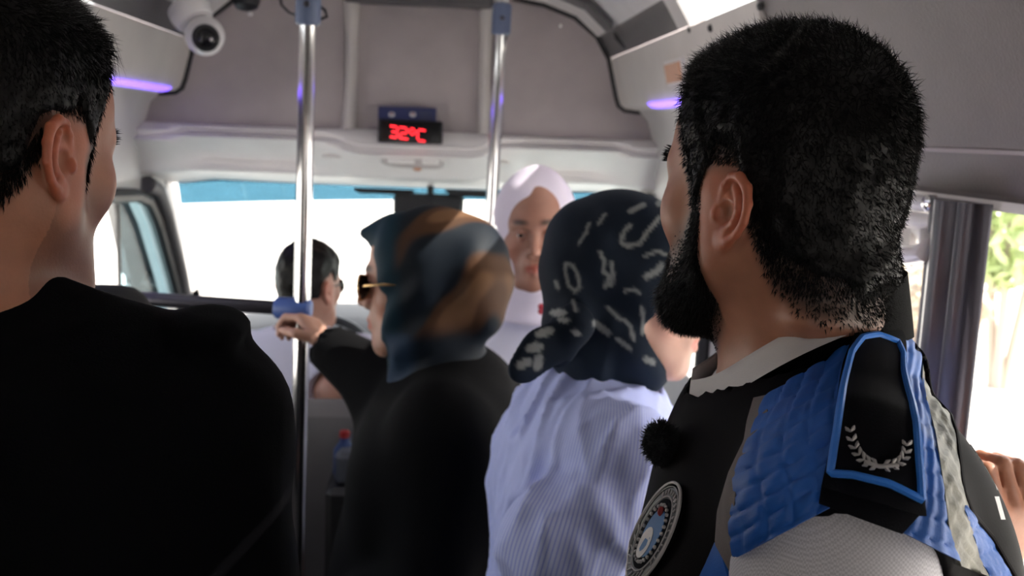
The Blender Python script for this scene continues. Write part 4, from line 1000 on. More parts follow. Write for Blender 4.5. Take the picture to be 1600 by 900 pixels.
mb = (sstep(.1, .6, bands)*sstep(.05, .02, L[:, 1])*sstep(-.10, -.06, L[:, 2]))[:, None]; C = C*(1-mb)+brown*mb
mt_ = (sstep(.95, 1.25, bands)*sstep(.03, .0, L[:, 1])*sstep(-.10, -.04, L[:, 2]))[:, None]; C = C*(1-mt_)+tan*mt_
mg = (sstep(-.07, -.095, L[:, 2])*sstep(.0, .03, L[:, 1])*(noise(63, 80, 4)(*L.T) > .0))[:, None]; C = C*(1-mg)+np.array((.02, .04, .075))*mg
setcol(oa, C)
ct = mp(TA, (0, 0, -.3)); F = Fld(*grid(np.minimum(ct-.34, RWa-.08), ct+np.array((.34, .34, .42)), .009, []))
torso_sdf(F, TA, .028, .95, 1.15, 1.1, k=.06)
F.add(P_cap(mp(TA, (0, 0, -.45)), mp(TA, (0, 0, -1.2)), .19, .22), .06)
F.add(P_cap(RSa, REa, .080, .072), .04); F.add(P_cap(REa, RWa-(RWa-REa)*.04, .068, .050), .03); F.sub(P_cap(RWa-(RWa-REa)*.12, RWa+(RWa-REa)*.3, .034, .05), .004)
F.add(P_cap(LSa, LEa, .075, .07), .04); F.add(P_cap(LEa, LWa, .066, .05), .03)
F.warp(lambda x, y, z: .004*noise(71, 30, 6, (1, 1, .5))(x, y, z)); F.D[:, :, 0] = .1
F.mesh('coat', 'coat_black', pa); legwear(pa, TA, 'skirt', 'coat_black', True)
print('woman A', time.time()-T0)
# ---- woman with the white scarf, facing the camera
MBf = frame(at(838, 360, 2.22), math.radians(-98), math.radians(-2), math.radians(-3)); TB = frame(at(838, 500, 2.26), math.radians(-95)); SB = .95
LSb = mp(TB, (-.15, 0, -.09)); RSb = mp(TB, (.15, 0, -.09)); d_ = np.array((0, 0, -.27))
pb, bb = figure(TB, MBf, SB, 'older woman in a white headscarf and pale lilac blouse, facing the camera', (.30, .145, .105), [(LSb, LSb+d_, LSb+d_*1.85), (RSb, RSb+d_, RSb+d_*1.85)], [(LSb+d_*1.85, (0, 0, -1), (1, 0, 0), {}), (RSb+d_*1.85, (0, 0, -1), (-1, 0, 0), dict(flip=-1))])
F = Fld(*[axis(MBf[i, 3]-.20, MBf[i, 3]+.20, .0045) for i in range(3)])
scarf_sdf(F, MBf, SB, at(840, 505, 2.24), face=(.068, .084), brim=.0, loose=.012, drop=-.006)
F.warp(folds(MBf, SB, .0055, 81, 70)); F.D[:, :, 0] = .1
F.mesh('headscarf', 'scarf_white', pb)
ct = mp(TB, (0, 0, -.3)); F = Fld(*grid(ct-np.array((.30, .25, .40)), ct+np.array((.30, .25, .38)), .010, []))
torso_sdf(F, TB, .016, .95, 1.05)
for q in (LSb, RSb): F.add(P_cap(q, q+d_, .064, .058), .03); F.add(P_cap(q+d_, q+d_*1.8, .056, .046), .02)
F.warp(lambda x, y, z: .004*noise(82, 30, 6, (1, 1, .4))(x, y, z)); F.D[:, :, 0] = .1
F.mesh('blouse', 'shirt_lavender', pb); legwear(pb, TB, 'skirt', 'trousers', True)
# ---- woman in the striped shirt with the navy print scarf, facing right
MC = frame(at(994, 446, 1.34), math.radians(-14), math.radians(-6)); TC = frame(at(945, 578, 1.37), math.radians(2), math.radians(-6)); SC = .86
RSc = mp(TC, (.158, -.01, -.095)); LSc = mp(TC, (-.150, 0, -.09)); REc = at(872, 850, 1.18); RWc = at(985, 800, 1.20); LEc = LSc+np.array((.02, .02, -.27)); LWc = LEc+np.array((.2, 0, .02))
pc, bc = figure(TC, MC, SC, 'woman in blue striped shirt and navy printed headscarf, turned away to the right', (.56, .33, .26), [(RSc, REc, RWc), (LSc, LEc, LWc)],
                [(RWc, (.9, .1, .4), (0, 1, .2), dict(curl=(.5, .7, .5))), (LWc, (1, 0, .2), (0, -1, 0), dict(flip=-1))], w=.92)
F = Fld(*[axis(MC[i, 3]-.25, MC[i, 3]+.20, .0036) for i in range(2)], axis(MC[2, 3]-.22, MC[2, 3]+.17, .0036))
scarf_sdf(F, MC, SC, at(950, 552, 1.36), face=(.092, .088), fwd=-.0, bun=.5, deep=.150, nr=.086)
# knot at the nape and two loose tails
kn = at(893, 512, 1.25)
F.add(P_ell(tuple(kn), (.026, .022, .024)), .02)
for tip, hh, th in ((at(806, 582, 1.23), .030, .011), (at(846, 572, 1.27), .024, .010)):
    d_ = nrm(tip-kn); n_ = nrm(np.cross(d_, (0, 0, 1))); u_ = np.cross(n_, d_); E_ = np.eye(4); E_[:3, 0] = d_; E_[:3, 1] = n_; E_[:3, 2] = u_; E_[:3, 3] = (kn+tip)/2; ln_ = np.linalg.norm(tip-kn)/2
    F.add(P_ell((ln_*.15, 0, 0), (ln_*1.0, th, hh), E_), .008)
F.add(P_cap(mp(MC, S3((0, -.09, -.05), SC)), kn, .03, .016), .03)
F.warp(folds(MC, SC, .0042, 91, 62)); F.D[:, :, 0] = .1; F.D[0] = .1
oc = F.mesh('headscarf', 'scarf_print', pc); V = verts(oc); Nn = vnormals(oc)
px, py = pj(V); Pp = np.stack([px, py], 1)
strokes = [([(985, 352), (975, 362), (970, 378), (980, 385), (1000, 380), (1012, 362)], 3.2), ([(1012, 362), (1022, 350), (1030, 340)], 3), ([(985, 330), (995, 325), (1005, 320)], 4), ([(1008, 400), (1028, 392), (1040, 398)], 2.5), ([(1010, 432), (1025, 425), (1034, 415)], 5),
  ([(883, 412), (895, 415), (903, 430), (906, 448), (898, 455), (888, 445), (884, 428), (883, 412)], 2.6), ([(938, 395), (945, 410), (942, 425), (952, 430), (946, 448)], 3), ([(955, 410), (958, 430), (955, 445)], 3), ([(976, 455), (990, 452), (1000, 458)], 2.5), ([(950, 480), (962, 492), (970, 500)], 2.8), ([(975, 500), (985, 510), (990, 530)], 3), ([(1003, 480), (1005, 500), (1004, 520)], 3),
  ([(895, 470), (900, 485)], 3), ([(930, 505), (950, 520)], 5), ([(965, 530), (985, 545)], 3.5), ([(1010, 562), (1020, 566)], 5), ([(868, 440), (872, 450)], 3), ([(920, 350), (915, 365), (905, 380)], 2.5), ([(945, 335), (935, 350)], 2.5), ([(1030, 318), (1038, 312)], 5)]
blobs = [(835, 543, 15, 8, -8), (819, 568, 14, 7, -22), (841, 566, 8, 14, 15), (851, 519, 16, 7, -15), (872, 489, 14, 6, 0), (880, 500, 10, 4, 5), (900, 520, 8, 5, 30)]
near = (Nn @ (CAM-MC[:3, 3])) > -.15
mk = np.zeros(len(V))
for pts, wd in strokes:
    for a, b2 in zip(pts[:-1], pts[1:]):
        a = np.array(a, float); b2 = np.array(b2, float); h = np.clip(((Pp-a) @ (b2-a))/((b2-a) @ (b2-a)), 0, 1); d = np.linalg.norm(Pp-a-h[:, None]*(b2-a), axis=1); mk = np.maximum(mk, sstep(wd+1.5, wd-1.5, d))
for x, y, a, b2, an in blobs:
    an = math.radians(an); dx, dy = px-x, py-y; u = (dx*math.cos(an)+dy*math.sin(an))/a; v = (-dx*math.sin(an)+dy*math.cos(an))/b2; mk = np.maximum(mk, sstep(1.15, .85, np.sqrt(u*u+v*v))*1.2)
L = loc(MC, V); far = np.clip((noise(97, 85, 4)(*L.T)-.9)*3, 0, 1)*(~near)
mk = (np.clip(np.where(near, mk, far), 0, 1.2))[:, None]
C = np.array((.008, .014, .026))*(1+.5*sstep(-.3, 1, noise(95, 25, 4)(*L.T))[:, None]); C = C*(1-np.minimum(mk, 1)*.75)+np.array((.34, .36, .36))*mk*.62
setcol(oc, np.clip(C, 0, 1))
ct = mp(TC, (0, 0, -.3)); F = Fld(*grid(ct-np.array((.28, .34, .36)), ct+np.array((.30, .32, .36)), .0055, []))
torso_sdf(F, TC, .021, .88, .92, 1.0, k=.04)
F.add(P_cap(mp(TC, (0, .01, -.3)), mp(TC, (0, .0, -.75)), .10, .14), .05)
F.add(P_cap(RSc, REc, .058, .072), .014); F.add(P_cap(REc, RWc-(RWc-REc)*.15, .074, .046), .03); F.sub(P_cap(RWc-(RWc-REc)*.2, RWc+(RWc-REc)*.3, .032, .05), .004)
F.add(P_cap(LSc, LEc, .068, .062), .035); F.add(P_cap(LEc, LWc, .06, .045), .03)
F.sub(P_cap(mp(TC, (0, .02, -.03)), mp(TC, (0, .04, .2)), .050, .09), .004)
nn = noise(101, 26, 6, (1, 1, .35)); n2 = noise(102, 60, 6, (1, 1, .3))
n3 = noise(103, 62, 4, (1, 1, .40)); n4 = noise(104, 110, 4, (1, 1, .5))
F.warp(lambda x, y, z: .006*nn(x, y, z)+.002*n2(x, y, z)+.012*np.minimum(np.abs(n3(x, y, z)), .7)+.005*np.minimum(np.abs(n4(x, y, z)), .7)-.007); F.D[:, :, 0] = .1
os_ = F.mesh('striped_shirt', 'shirt_stripe', pc); V = verts(os_); L = loc(TC, V)
setfloat(os_, np.arctan2(L[:, 0], L[:, 1])*.16+L[:, 2]*.06, 'stripe')
legwear(pc, TC, 'trousers', 'trousers')
m = MB()
for k in range(4):
    p = at(1024+4*k-k*k*3, 612+46*k, 1.30)
bt = [mp(TC, (.02, .168+.006*k, -.10-.075*k)) for k in range(3)]
for p in bt: MB().lathe(p, TC[:3, 1], [(.006, -.003), (.006, .002), (.0045, .003)], 12).build('button', 'button', os_, smooth=True)
print('woman C', time.time()-T0)
# ---- driver
MD = frame(at(484, 446, 2.72), math.radians(62), math.radians(-4)); TD = frame(at(468, 516, 2.72), math.radians(85)); SD = .89
RSd = mp(TD, (.18, 0, -.085)); LSd = mp(TD, (-.18, 0, -.085)); REd = at(520, 610, 2.62); RWd = at(590, 640, 2.80); LEd = LSd+np.array((-.04, .05, -.27)); LWd = LEd+np.array((.02, .25, .05))
def sitlegs(F):
    for x in (-1, 1):
        h = mp(TD, (x*.09, .0, -.60)); kn = h+np.array((x*.05, .43, .06)); an = kn+np.array((0, .08, -.42)); F.add(P_cap(h, kn, .08, .06), .03); F.add(P_cap(kn, an, .056, .042), .02); F.add(P_cap(an, an+np.array((0, .15, .01)), .035, .03), .02)
pd, bd = figure(TD, MD, SD, 'driver in a white shirt with short dark hair, seated at the windscreen', (.42, .22, .16), [(RSd, REd, RWd), (LSd, LEd, LWd)],
                [(RWd, (.5, .8, -.1), (0, .2, -1), {}), (LWd, (.2, 1, 0), (.5, 0, -.8), dict(flip=-1))], fine=.004, neck_r=(.056, .06), w=1.0, ears=(1, -1), legs=False, extra=sitlegs)
HLd = [(0, .074), (.6, .07), (.95, .03), (1.2, -.01), (1.4, -.01), (1.55, .026), (1.9, .02), (2.2, -.04), (3.15, -.075)]
hair_cap(MD, SD, HLd, lambda x, y, z: .004+.008*sstep(.02, .09, z), pd, mp(TD, (0, -.01, -.04)), .5, h=.0045, rough=.001)
ct = mp(TD, (0, 0, -.3)); F = Fld(*grid(ct-np.array((.34, .30, .34)), ct+np.array((.34, .34, .38)), .010, []))
torso_sdf(F, TD, .018, 1.06, 1.1, 1.1)
for q, e2 in ((LSd, LEd), (RSd, REd)): F.add(P_cap(q, q+(e2-q)*.8, .068, .068), .03); F.sub(P_cap(q+(e2-q)*.78, e2+(e2-q)*.2, .052, .06), .004)
F.sub(P_cap(mp(TD, (0, 0, -.05)), mp(TD, (0, .02, .2)), .06, .09), .004)
F.warp(lambda x, y, z: .004*noise(111, 32, 6, (1, 1, .4))(x, y, z)); F.D[:, :, 0] = .1
F.mesh('shirt', 'shirt_lavender', pd)
F = Fld(*grid(mp(TD, (0, 0, -.6))-np.array((.28, .2, .55)), mp(TD, (0, 0, -.6))+np.array((.28, .65, .2)), .016, []))
for x in (-1, 1):
    h = mp(TD, (x*.09, .0, -.60)); kn = h+np.array((x*.05, .43, .06)); an = kn+np.array((0, .08, -.40)); F.add(P_cap(h, kn, .096, .075), .03); F.add(P_cap(kn, an, .072, .06), .02)
F.mesh('trousers', 'trousers', pd)
print('driver', time.time()-T0)


# ------------------------------------------------------------------ fittings of the bus
# upright chrome poles with plastic clamps, floor to ceiling
def pole(px, y, label, zlo, clamps, pxlo=None, pylo=None):
    a = onY(px[0], px[1], y); b = onY(px[2], px[3], y); d = (a-b)/(a[2]-b[2]); top = b+d*(2.03-b[2]); bot = b+d*(0-b[2])
    root = thing('grab_pole', (bot[0], bot[1], 0), label, 'pole')
    MB().tube([bot, top], .0165, 20).build('tube', 'chrome', root, smooth=True)
    MB().lathe((bot[0], bot[1], 0), (0, 0, 1), [(.045, 0), (.045, .006), (.022, .012), (.020, .03)], 20).build('floor_flange', 'steel_dark', root, smooth=True)
    MB().lathe((top[0], top[1], 2.0), (0, 0, 1), [(.020, 0), (.022, .015), (.045, .03), (.045, .04)], 20).build('ceiling_flange', 'steel_dark', root, smooth=True)
    for z0, z1, mt in clamps:
        p = b+d*(z0-b[2]); q = b+d*(z1-b[2])
        MB().tube([p, p+(q-p)*.06, p+(q-p)*.94, q], [.019, .0245, .0245, .019], 16).build('clamp', mt, root, smooth=True)
        MB().lathe((p+q)/2+np.array((0, -.024, 0)), (0, -1, 0), [(.006, 0), (.006, .006), (.003, .008)], 10).build('bolt', 'steel_dark', root, smooth=True)
    return a, b, d
zt = onY(480, 40, 2.0)[2]
pole((481, 40, 470, 560), 2.0, 'chrome grab pole beside the driver, gripped by a hand', 0, [(zt-.0, zt+.075, 'clamp_plastic')])
pole((782, 60, 769, 300), 2.6, 'chrome grab pole standing behind the white-scarfed woman', 0, [(onY(785, 55, 2.6)[2], onY(786, 5, 2.6)[2], 'clamp_plastic')])
# cross rail from the left wall to the pole with a blue clamp
r1 = onY(468, 483, 2.0); r0 = onY(268, 470, 2.02); r00 = r0+(r0-r1)*1.15
rt = thing('cross_rail', tuple(r1), 'dark metal hand rail running left from the pole, blue clamp at its end', 'rail')
MB().tube([r00, r1+np.array((-.0, 0, 0))], .0145, 16).build('rail_tube', 'steel_dark', rt, smooth=True)
dr = nrm(r0-r1); MB().tube([r1+dr*.05, r1+dr*.045, r1-dr*.018, r1-dr*.024], [.018, .022, .023, .018], 16).build('clamp', 'clamp_blue', rt, smooth=True)
# low barrier behind the driver: panel and lower cross rail
z0 = onY(470, 655, 2.02); br = thing('partition', (-.45, 2.05, 0), 'black partition panel behind the driver seat', 'partition')
MB().box((-.93, 2.06, .02), (z0[0]-.02, 2.085, z0[2]-.02), .006).build('panel', 'black_plastic', br)
MB().tube([(-.93, 2.06, z0[2]), (z0[0]+.0, 2.03, z0[2])], .02, 12).build('top_rail', 'steel_dark', br, smooth=True)
# ceiling mounted white dome camera
c = at(320, 56, 2.55); up = nrm((.35, .15, 1)); look = nrm(CAM+np.array((.15, 0, -.3))-c)
cmr = thing('security_camera', tuple(c), 'white dome security camera at the upper left', 'camera')
mnt = c+np.array((-.035, .02, .05))
MB().lathe(mnt, nrm(c-mnt), [(.052, -.03), (.054, -.01), (.050, .012), (.046, .02)], 28).build('mount', 'white_plastic', cmr, smooth=True)
MB().ell(c, (.050, .050, .050), 28, 18).build('housing', 'white_plastic', cmr, smooth=True)
ln_ = MB().lathe(c+look*.040, look, [(.034, 0), (.034, .010), (.028, .014), (.026, .010)], 24).build('lens_ring', 'black_plastic', cmr, smooth=True)
MB().lathe(c+look*.048, look, [(.024, 0), (.020, .006), (.010, .010), (.002, .011)], 20).build('lens', 'black_gloss', ln_, smooth=True)
MB().ell(c+look*.058+np.array((.013, -.004, -.002)), (.004, .004, .004), 8, 6).build('infrared_light', 'white_plastic', ln_, smooth=True)
# small dark speaker pod at the top, cables beside it
p = at(384, 12, 2.7); tt = thing('speaker_pod', tuple(p), 'small black pod hanging from the ceiling beside the dome camera', 'speaker')
MB().lathe(p+np.array((0, 0, .05)), (.1, -.3, -1), [(.020, 0), (.036, .012), (.038, .035), (.030, .052), (.012, .060)], 20).build('pod_body', 'black_plastic', tt, smooth=True)
MB().tube([p+np.array((0, 0, .045)), p+np.array((.0, .02, .12))], .012, 10).build('stem', 'black_plastic', tt, smooth=True)
p = at(391, 22, 2.68); MB().ell(p, (.007, .007, .006), 10, 6).build('indicator', 'white_plastic', tt, smooth=True)
q = [at(*v) for v in ((436, -12, 2.6), (440, 8, 2.6), (452, 20, 2.55), (466, 24, 2.4), (476, 12, 2.2))]
tag(MB().tube(q, .0035, 8).build('cable', 'black_plastic', smooth=True), 'thin black cable drooping left of the pole clamp', 'cable')
q = [at(*v) for v in ((492, -10, 1.97), (497, 8, 1.97), (508, 16, 1.97), (511, 26, 1.97), (501, 30, 1.97))]
tag(MB().tube(q, .0035, 8).build('cable', 'black_plastic', smooth=True), 'short black cable hooked right of the pole clamp', 'cable')
# temperature display with dot matrix text
def fy(px, py, y=YB-.045): return onY(px, py, y)
a = fy(590, 222); b = fy(692, 190); dsp = thing('led_display', tuple((a+b)/2), 'black LED sign reading 32 degrees C on the bulkhead', 'display')
MB().box((a[0], YB-.045, a[2]), (b[0], YB+.02, b[2]), .004).build('case', 'black_plastic', dsp)
MB().box((a[0]+.006, YB-.047, a[2]+.005), (b[0]-.006, YB-.044, b[2]-.005)).build('screen', 'black_gloss', dsp)
FONT = {'3': ['111', '001', '111', '001', '111'], '2': ['111', '001', '111', '100', '111'], 'o': ['11', '11'], 'C': ['111', '100', '100', '100', '111']}
FONT = {'3': ['11110', '00001', '00001', '01110', '00001', '00001', '11110'], '2': ['11110', '00001', '00001', '01110', '10000', '10000', '11111'], 'o': ['0110', '1001', '1001', '0110', '0000', '0000', '0000'], 'C': ['01111', '10000', '10000', '10000', '10000', '10000', '01111']}
x0 = fy(611, 208)[0]; zt_ = fy(640, 198)[2]; ps = (fy(668, 208)[0]-x0)/22.0; m = MB(); cx = 0
for ch in '32oC':
    rows = FONT[ch]
    for j, rw in enumerate(rows):
        for i, v in enumerate(rw):
            if v == '1':
                xx = x0+(cx+i)*ps; zz = zt_-j*ps*1.08-.0012*(cx+i)*.4; m.box((xx-ps*.45, YB-.050, zz-ps*.45), (xx+ps*.45, YB-.046, zz+ps*.45))
    cx += len(rows[0])+.7
m.build('led_text', 'led_red', dsp)
# blue notice card above the display
a = fy(590, 190); b = fy(682, 169); cdn = thing('notice_card', tuple((a+b)/2), 'dark blue notice card stuck above the LED sign', 'card')
MB().box((a[0], YB-.03, a[2]+.002), (b[0], YB-.024, b[2]), .0015).build('card', 'card_blue', cdn)
for px_, mt in ((612, 'card_white'), (645, 'card_white')):
    p = fy(px_, 179, YB-.031); MB().ell(p, (.010, .0012, .008), 12, 8).build('symbol', mt, cdn, smooth=True); MB().ell(p+np.array((0, -.001, .002)), (.005, .0012, .004), 10, 6).build('symbol', 'card_red', cdn, smooth=True)
m = MB()
for k in range(4):
    p = fy(655, 174+4*k, YB-.031); m.box((p[0], YB-.0312, p[2]-.0012), (p[0]+.045-.008*(k % 2), YB-.0300, p[2]+.0012))
m.build('small_print', 'paper_grey', cdn)
# cab courtesy lamp
p = onY(645, 252, YB-.02); lm = thing('courtesy_lamp', tuple(p), 'clear oval cab lamp with two bright lenses below the LED sign', 'lamp')
MB().lathe(p, (0, -1, -.15), [(.001, 0)], 3)
rings = []
for k, (sx, sz, y) in enumerate(((.100, .020, .01), (.102, .022, -.004), (.094, .016, -.012))): rings.append([(p[0]+sx*math.copysign(abs(math.cos(t))**.6, math.cos(t)), p[1]+y, p[2]+sz*math.copysign(abs(math.sin(t))**.6, math.sin(t))-.02*math.cos(t)*.2) for t in np.linspace(0, 2*math.pi, 28, endpoint=False)])
MB().loft(rings, True, True).build('housing', 'plastic_grey', lm, smooth=True)
for dx, wd in ((-.035, .042), (.055, .026)):
    MB().box((p[0]+dx-wd, p[1]-.020, p[2]-.008), (p[0]+dx+wd, p[1]-.010, p[2]+.008), .004).build('lens', 'lamp_lens', lm)
MB().ell(p+np.array((.015, -.014, -.024)), (.014, .006, .006), 12, 6).build('switch', 'lamp_amber', lm, smooth=True)
# rear-view mirror and sun visors at the windscreen head
p = at(672, 318, 3.55); rv = thing('rear_view_mirror', tuple(p), 'dark rear-view mirror at the top of the windscreen', 'mirror')
MB().box((p[0]-.13, p[1]-.02, p[2]-.045), (p[0]+.12, p[1]+.02, p[2]+.035), .012).build('mirror_housing', 'black_plastic', rv, smooth=True)
MB().tube([p+np.array((0, .01, .0)), p+np.array((0, .06, .08))], .012, 10).build('mirror_stem', 'black_plastic', rv, smooth=True)
for (x0, y0, x1, y1, lb) in ((558, 296, 642, 304, 'dark folded sun visor left of the rear-view mirror'), (700, 298, 760, 308, 'dark folded sun visor right of the rear-view mirror')):
    a = at(x0, y0, 3.52); b = at(x1, y1, 3.52); v = thing('sun_visor', tuple((a+b)/2), lb, 'sun visor')
    MB().box((a[0], a[1]-.01, b[2]-.002), (b[0], a[1]+.012, a[2]+.004), .005).build('visor_board', 'black_plastic', v); MB().tube([(a[0]-.01, a[1], a[2]), (b[0]+.01, a[1], a[2])], .006, 8).build('visor_rod', 'steel_dark', v, smooth=True)
# violet light strips under the ducts
for sg, y0, y1, lb in ((-1, 1.55, 3.08, 'violet light strip under the left overhead duct'), (1, 2.2, 2.76, 'violet light strip under the right overhead duct')):
    st = thing('light_strip', (R(sg*.688), (y0+y1)/2, 1.706), lb, 'light strip')
    MB().ext([(R(sg*.681), 1.712), (R(sg*.696), 1.701), (R(sg*.712), 1.700), (R(sg*.712), 1.706), (R(sg*.69), 1.716)], y0, y1).build('diffuser', 'led_violet', st)
    MB().ext([(R(sg*.712), 1.697), (R(sg*.730), 1.697), (R(sg*.730), 1.703), (R(sg*.712), 1.703)], y0-.02, y1+.02).build('channel', 'white_plastic', st)
# square marker lamp on the right duct
n_ = nrm((-1, 0, -.24)); p = onX(1060, 112, R(.668)); sl_ = thing('marker_lamp', tuple(p), 'small square lamp with pale amber lens on the right duct', 'lamp')
e1 = np.array((0, 1, 0)); e2 = np.cross(n_, e1); e2 = e2 if e2[2] > 0 else -e2
def slab(c, w_, h_, t0, t1): return MB().raw([c+e1*a*w_+e2*b*h_+n_*t for t in (t0, t1) for a, b in ((-1, -1), (1, -1), (1, 1), (-1, 1))], [(0, 1, 2, 3), (4, 5, 6, 7), (0, 1, 5, 4), (1, 2, 6, 5), (2, 3, 7, 6), (3, 0, 4, 7)])
slab(p, .085, .030, -.01, .010).build('bezel', 'white_plastic', sl_); slab(p, .070, .022, .010, .016).build('lens', 'lamp_amber', sl_)
# screws along the upper edge of the right duct
for px_, py_ in ((1110, 44), (1188, 10), (1078, 46)):
    p = onX(px_, py_, R(.648)); o = MB().lathe(p, nrm((-1, 0, -.3)), [(.0075, -.004), (.0075, .002), (.005, .005), (.0015, .005)], 12).build('screw', 'black_plastic', wrr, smooth=True)
p = onY(876, 40, YB-.02); MB().lathe(p, (0, -1, 0), [(.006, -.004), (.006, .002), (.003, .004)], 10).build('screw', 'chrome', wf, smooth=True)
# door grab handle and window catch on the right
def R3(px_, py_, X): return onX(px_, py_, X)
hd_ = thing('door_grip', tuple(R3(1450, 395, .66)), 'pale grey curved grab handle beside the dark door post', 'handle')
MB().tube([R3(1380, 398, .66), R3(1425, 398, .66), R3(1444, 394, .66), R3(1453, 385, .665), R3(1448, 368, .68), R3(1430, 352, .70)], [.0135, .0135, .0135, .0135, .012, .010], 14).build('handle_bar', 'white_plastic', hd_, smooth=True)
MB().box((.685, R3(1428, 350, .70)[1]-.03, R3(1428, 350, .70)[2]-.06), (.72, R3(1428, 350, .70)[1]+.03, R3(1428, 350, .70)[2]+.02), .006).build('handle_base', 'plastic_grey', hd_)
lt = thing('door_latch', tuple(R3(1450, 330, .69)), 'pale metal door latch at the top of the window', 'latch')
MB().tube([R3(1412, 312, .68), R3(1440, 318, .68), R3(1478, 322, .685)], [.010, .012, .009], 12).build('upper_arm', 'white_plastic', lt, smooth=True)
MB().tube([R3(1412, 342, .68), R3(1445, 346, .68), R3(1470, 348, .685)], [.013, .012, .009], 12).build('lower_arm', 'plastic_light', lt, smooth=True)
MB().lathe(R3(1460, 318, .68), (-1, 0, 0), [(.012, 0), (.012, .012), (.006, .016)], 14).build('pivot', 'chrome', lt, smooth=True)
q = R3(1482, 335, .685); MB().box((q[0], q[1]-.012, q[2]-.035), (q[0]+.03, q[1]+.018, q[2]+.02), .004).build('bracket', 'steel_dark', lt)
# driver seat, dashboard, steering wheel, side mirror
ds = thing('driver_seat', (TD[0, 3], TD[1, 3]-.05, 0), 'grey and beige driver seat behind the windscreen', 'seat')
sx, sy = TD[0, 3], TD[1, 3]; zt2 = at(460, 612, 2.58)[2]
MB().box((sx-.25, sy-.27, zt2-.62), (sx+.24, sy-.19, zt2), .035).build('backrest', 'seat_beige', ds, smooth=True)
MB().box((sx-.25, sy-.20, TD[2, 3]-.84), (sx+.24, sy+.40, TD[2, 3]-.72), .03).build('cushion', 'seat_black', ds, smooth=True)
MB().box((sx-.18, sy-.10, 0), (sx+.18, sy+.30, TD[2, 3]-.83), .01).build('seat_base', 'black_plastic', ds)
db = thing('dashboard', (XC, 4.0, 0), 'black dashboard below the windscreen', 'dashboard')
rings = []
for x in np.linspace(-.93, .70, 14):
    z = .84+.03*math.cos((x+.35)*6)*(x < .0)-.05*sstep(.35, .7, x); rings.append([(x, 4.32, .0), (x, 4.32, z-.01), (x, 4.05, z+.02), (x, 3.80, z), (x, 3.70, z-.05), (x, 3.66, z-.25), (x, 3.72, .35), (x, 3.9, 0)])
MB().loft(rings, True, True).build('dash_body', 'dash', db, smooth=True)
MB().box((-.08, 3.60, .45), (.20, 3.72, .84), .015).build('centre_stack', 'black_plastic', db)
q = np.array((TD[0, 3]-.02, 3.35, .80)); sw = thing('steering_wheel', tuple(q), 'black steering wheel in front of the driver', 'steering wheel'); ax_ = nrm((0, -.8, .6)); u_ = np.array((1, 0, 0)); v_ = np.cross(ax_, u_)
MB().tube([q+.19*(math.cos(t)*u_+math.sin(t)*v_) for t in np.linspace(0, 2*math.pi, 33)], .015, 10, False).build('rim', 'black_plastic', sw, smooth=True)
MB().lathe(q, ax_, [(.07, -.03), (.075, 0), (.05, .02)], 20).build('hub', 'black_plastic', sw, smooth=True)
for t in (0, math.pi, -math.pi/2): MB().tube([q, q+.18*(math.cos(t)*u_+math.sin(t)*v_)], .014, 8).build('spoke', 'black_plastic', sw, smooth=True)
MB().tube([q, q+np.array((0, .45, -.30))], .03, 10).build('column', 'black_plastic', sw, smooth=True)
p = onX(178, 395, -1.22); sm = thing('side_mirror', tuple(p), 'white door mirror outside the left cab window', 'mirror')
MB().box((p[0]-.12, p[1]-.05, p[2]-.16), (p[0]+.08, p[1]+.06, p[2]+.10), .04).build('shell', 'body_paint', sm, smooth=True)
MB().box((p[0]-.10, p[1]-.056, p[2]-.13), (p[0]+.06, p[1]-.049, p[2]+.08), .003).build('mirror_glass', 'chrome', sm)
MB().tube([p+np.array((.05, .0, -.08)), (XC-.86, p[1]+.05, p[2]-.12)], .03, 10).build('arm', 'black_plastic', sm, smooth=True)
# dark seat tops in front of the left man and by the door
def seat(c, wd, label, hgt, ztop, yaw=0):
    s_ = thing('passenger_seat', (c[0], c[1], 0), label, 'seat')
    F = Fld(*[axis(c[i]-.32, c[i]+.32, .012) for i in (0, 1)], axis(.30, ztop+.06, .012))
    F.add(P_box((c[0], c[1], ztop-.40), (wd/2, .05, .26), .05), .02); F.add(P_box((c[0], c[1]+.0, ztop-.07), (wd*.24, .05, .07), .049), .03)
    F.mesh('backrest', 'seat_black', s_)
    MB().box((c[0]-wd/2, c[1]-.02, .34), (c[0]+wd/2, c[1]+.46, .46), .04).build('cushion', 'seat_black', s_, smooth=True)
    MB().box((c[0]-wd/2+.05, c[1]+.02, 0), (c[0]+wd/2-.05, c[1]+.38, .34), .01).build('seat_frame', 'steel_dark', s_)
    return s_
q = at(215, 446, 1.55); seat((q[0]-.06, q[1]), .34, 'black seat back showing above the left man shoulder', .6, q[2])
q = at(1092, 560, 2.0); seat((q[0]+.16, q[1]-.10), .42, 'black seat back between the striped shirt and the officer', .6, q[2])
# console items near the driver
q = at(580, 706, 2.42); cs = thing('fare_box', (q[0], q[1], 0), 'grey fare tray on a black console beside the driver seat', 'tray')
MB().box((q[0]-.10, q[1]-.10, 0), (q[0]+.16, q[1]+.25, q[2]-.06), .015).build('console', 'black_plastic', cs); MB().box((q[0]-.08, q[1]-.08, q[2]-.06), (q[0]+.12, q[1]+.12, q[2]+.02), .012).build('tray', 'paper_grey', cs)
q2 = at(545, 690, 2.40); bt_ = thing('water_bottle', (q2[0], q2[1], q[2]-.06), 'small blue bottle standing beside the fare tray', 'bottle')
MB().lathe((q2[0]-.01, q2[1], q[2]-.06), (0, 0, 1), [(.024, 0), (.026, .01), (.026, .07), (.012, .09), (.012, .10)], 18).build('bottle_body', 'paper_blue', bt_, smooth=True); MB().lathe((q2[0]-.01, q2[1], q[2]+.04), (0, 0, 1), [(.013, 0), (.013, .014), (.010, .016)], 14).build('cap', 'card_red', bt_, smooth=True)
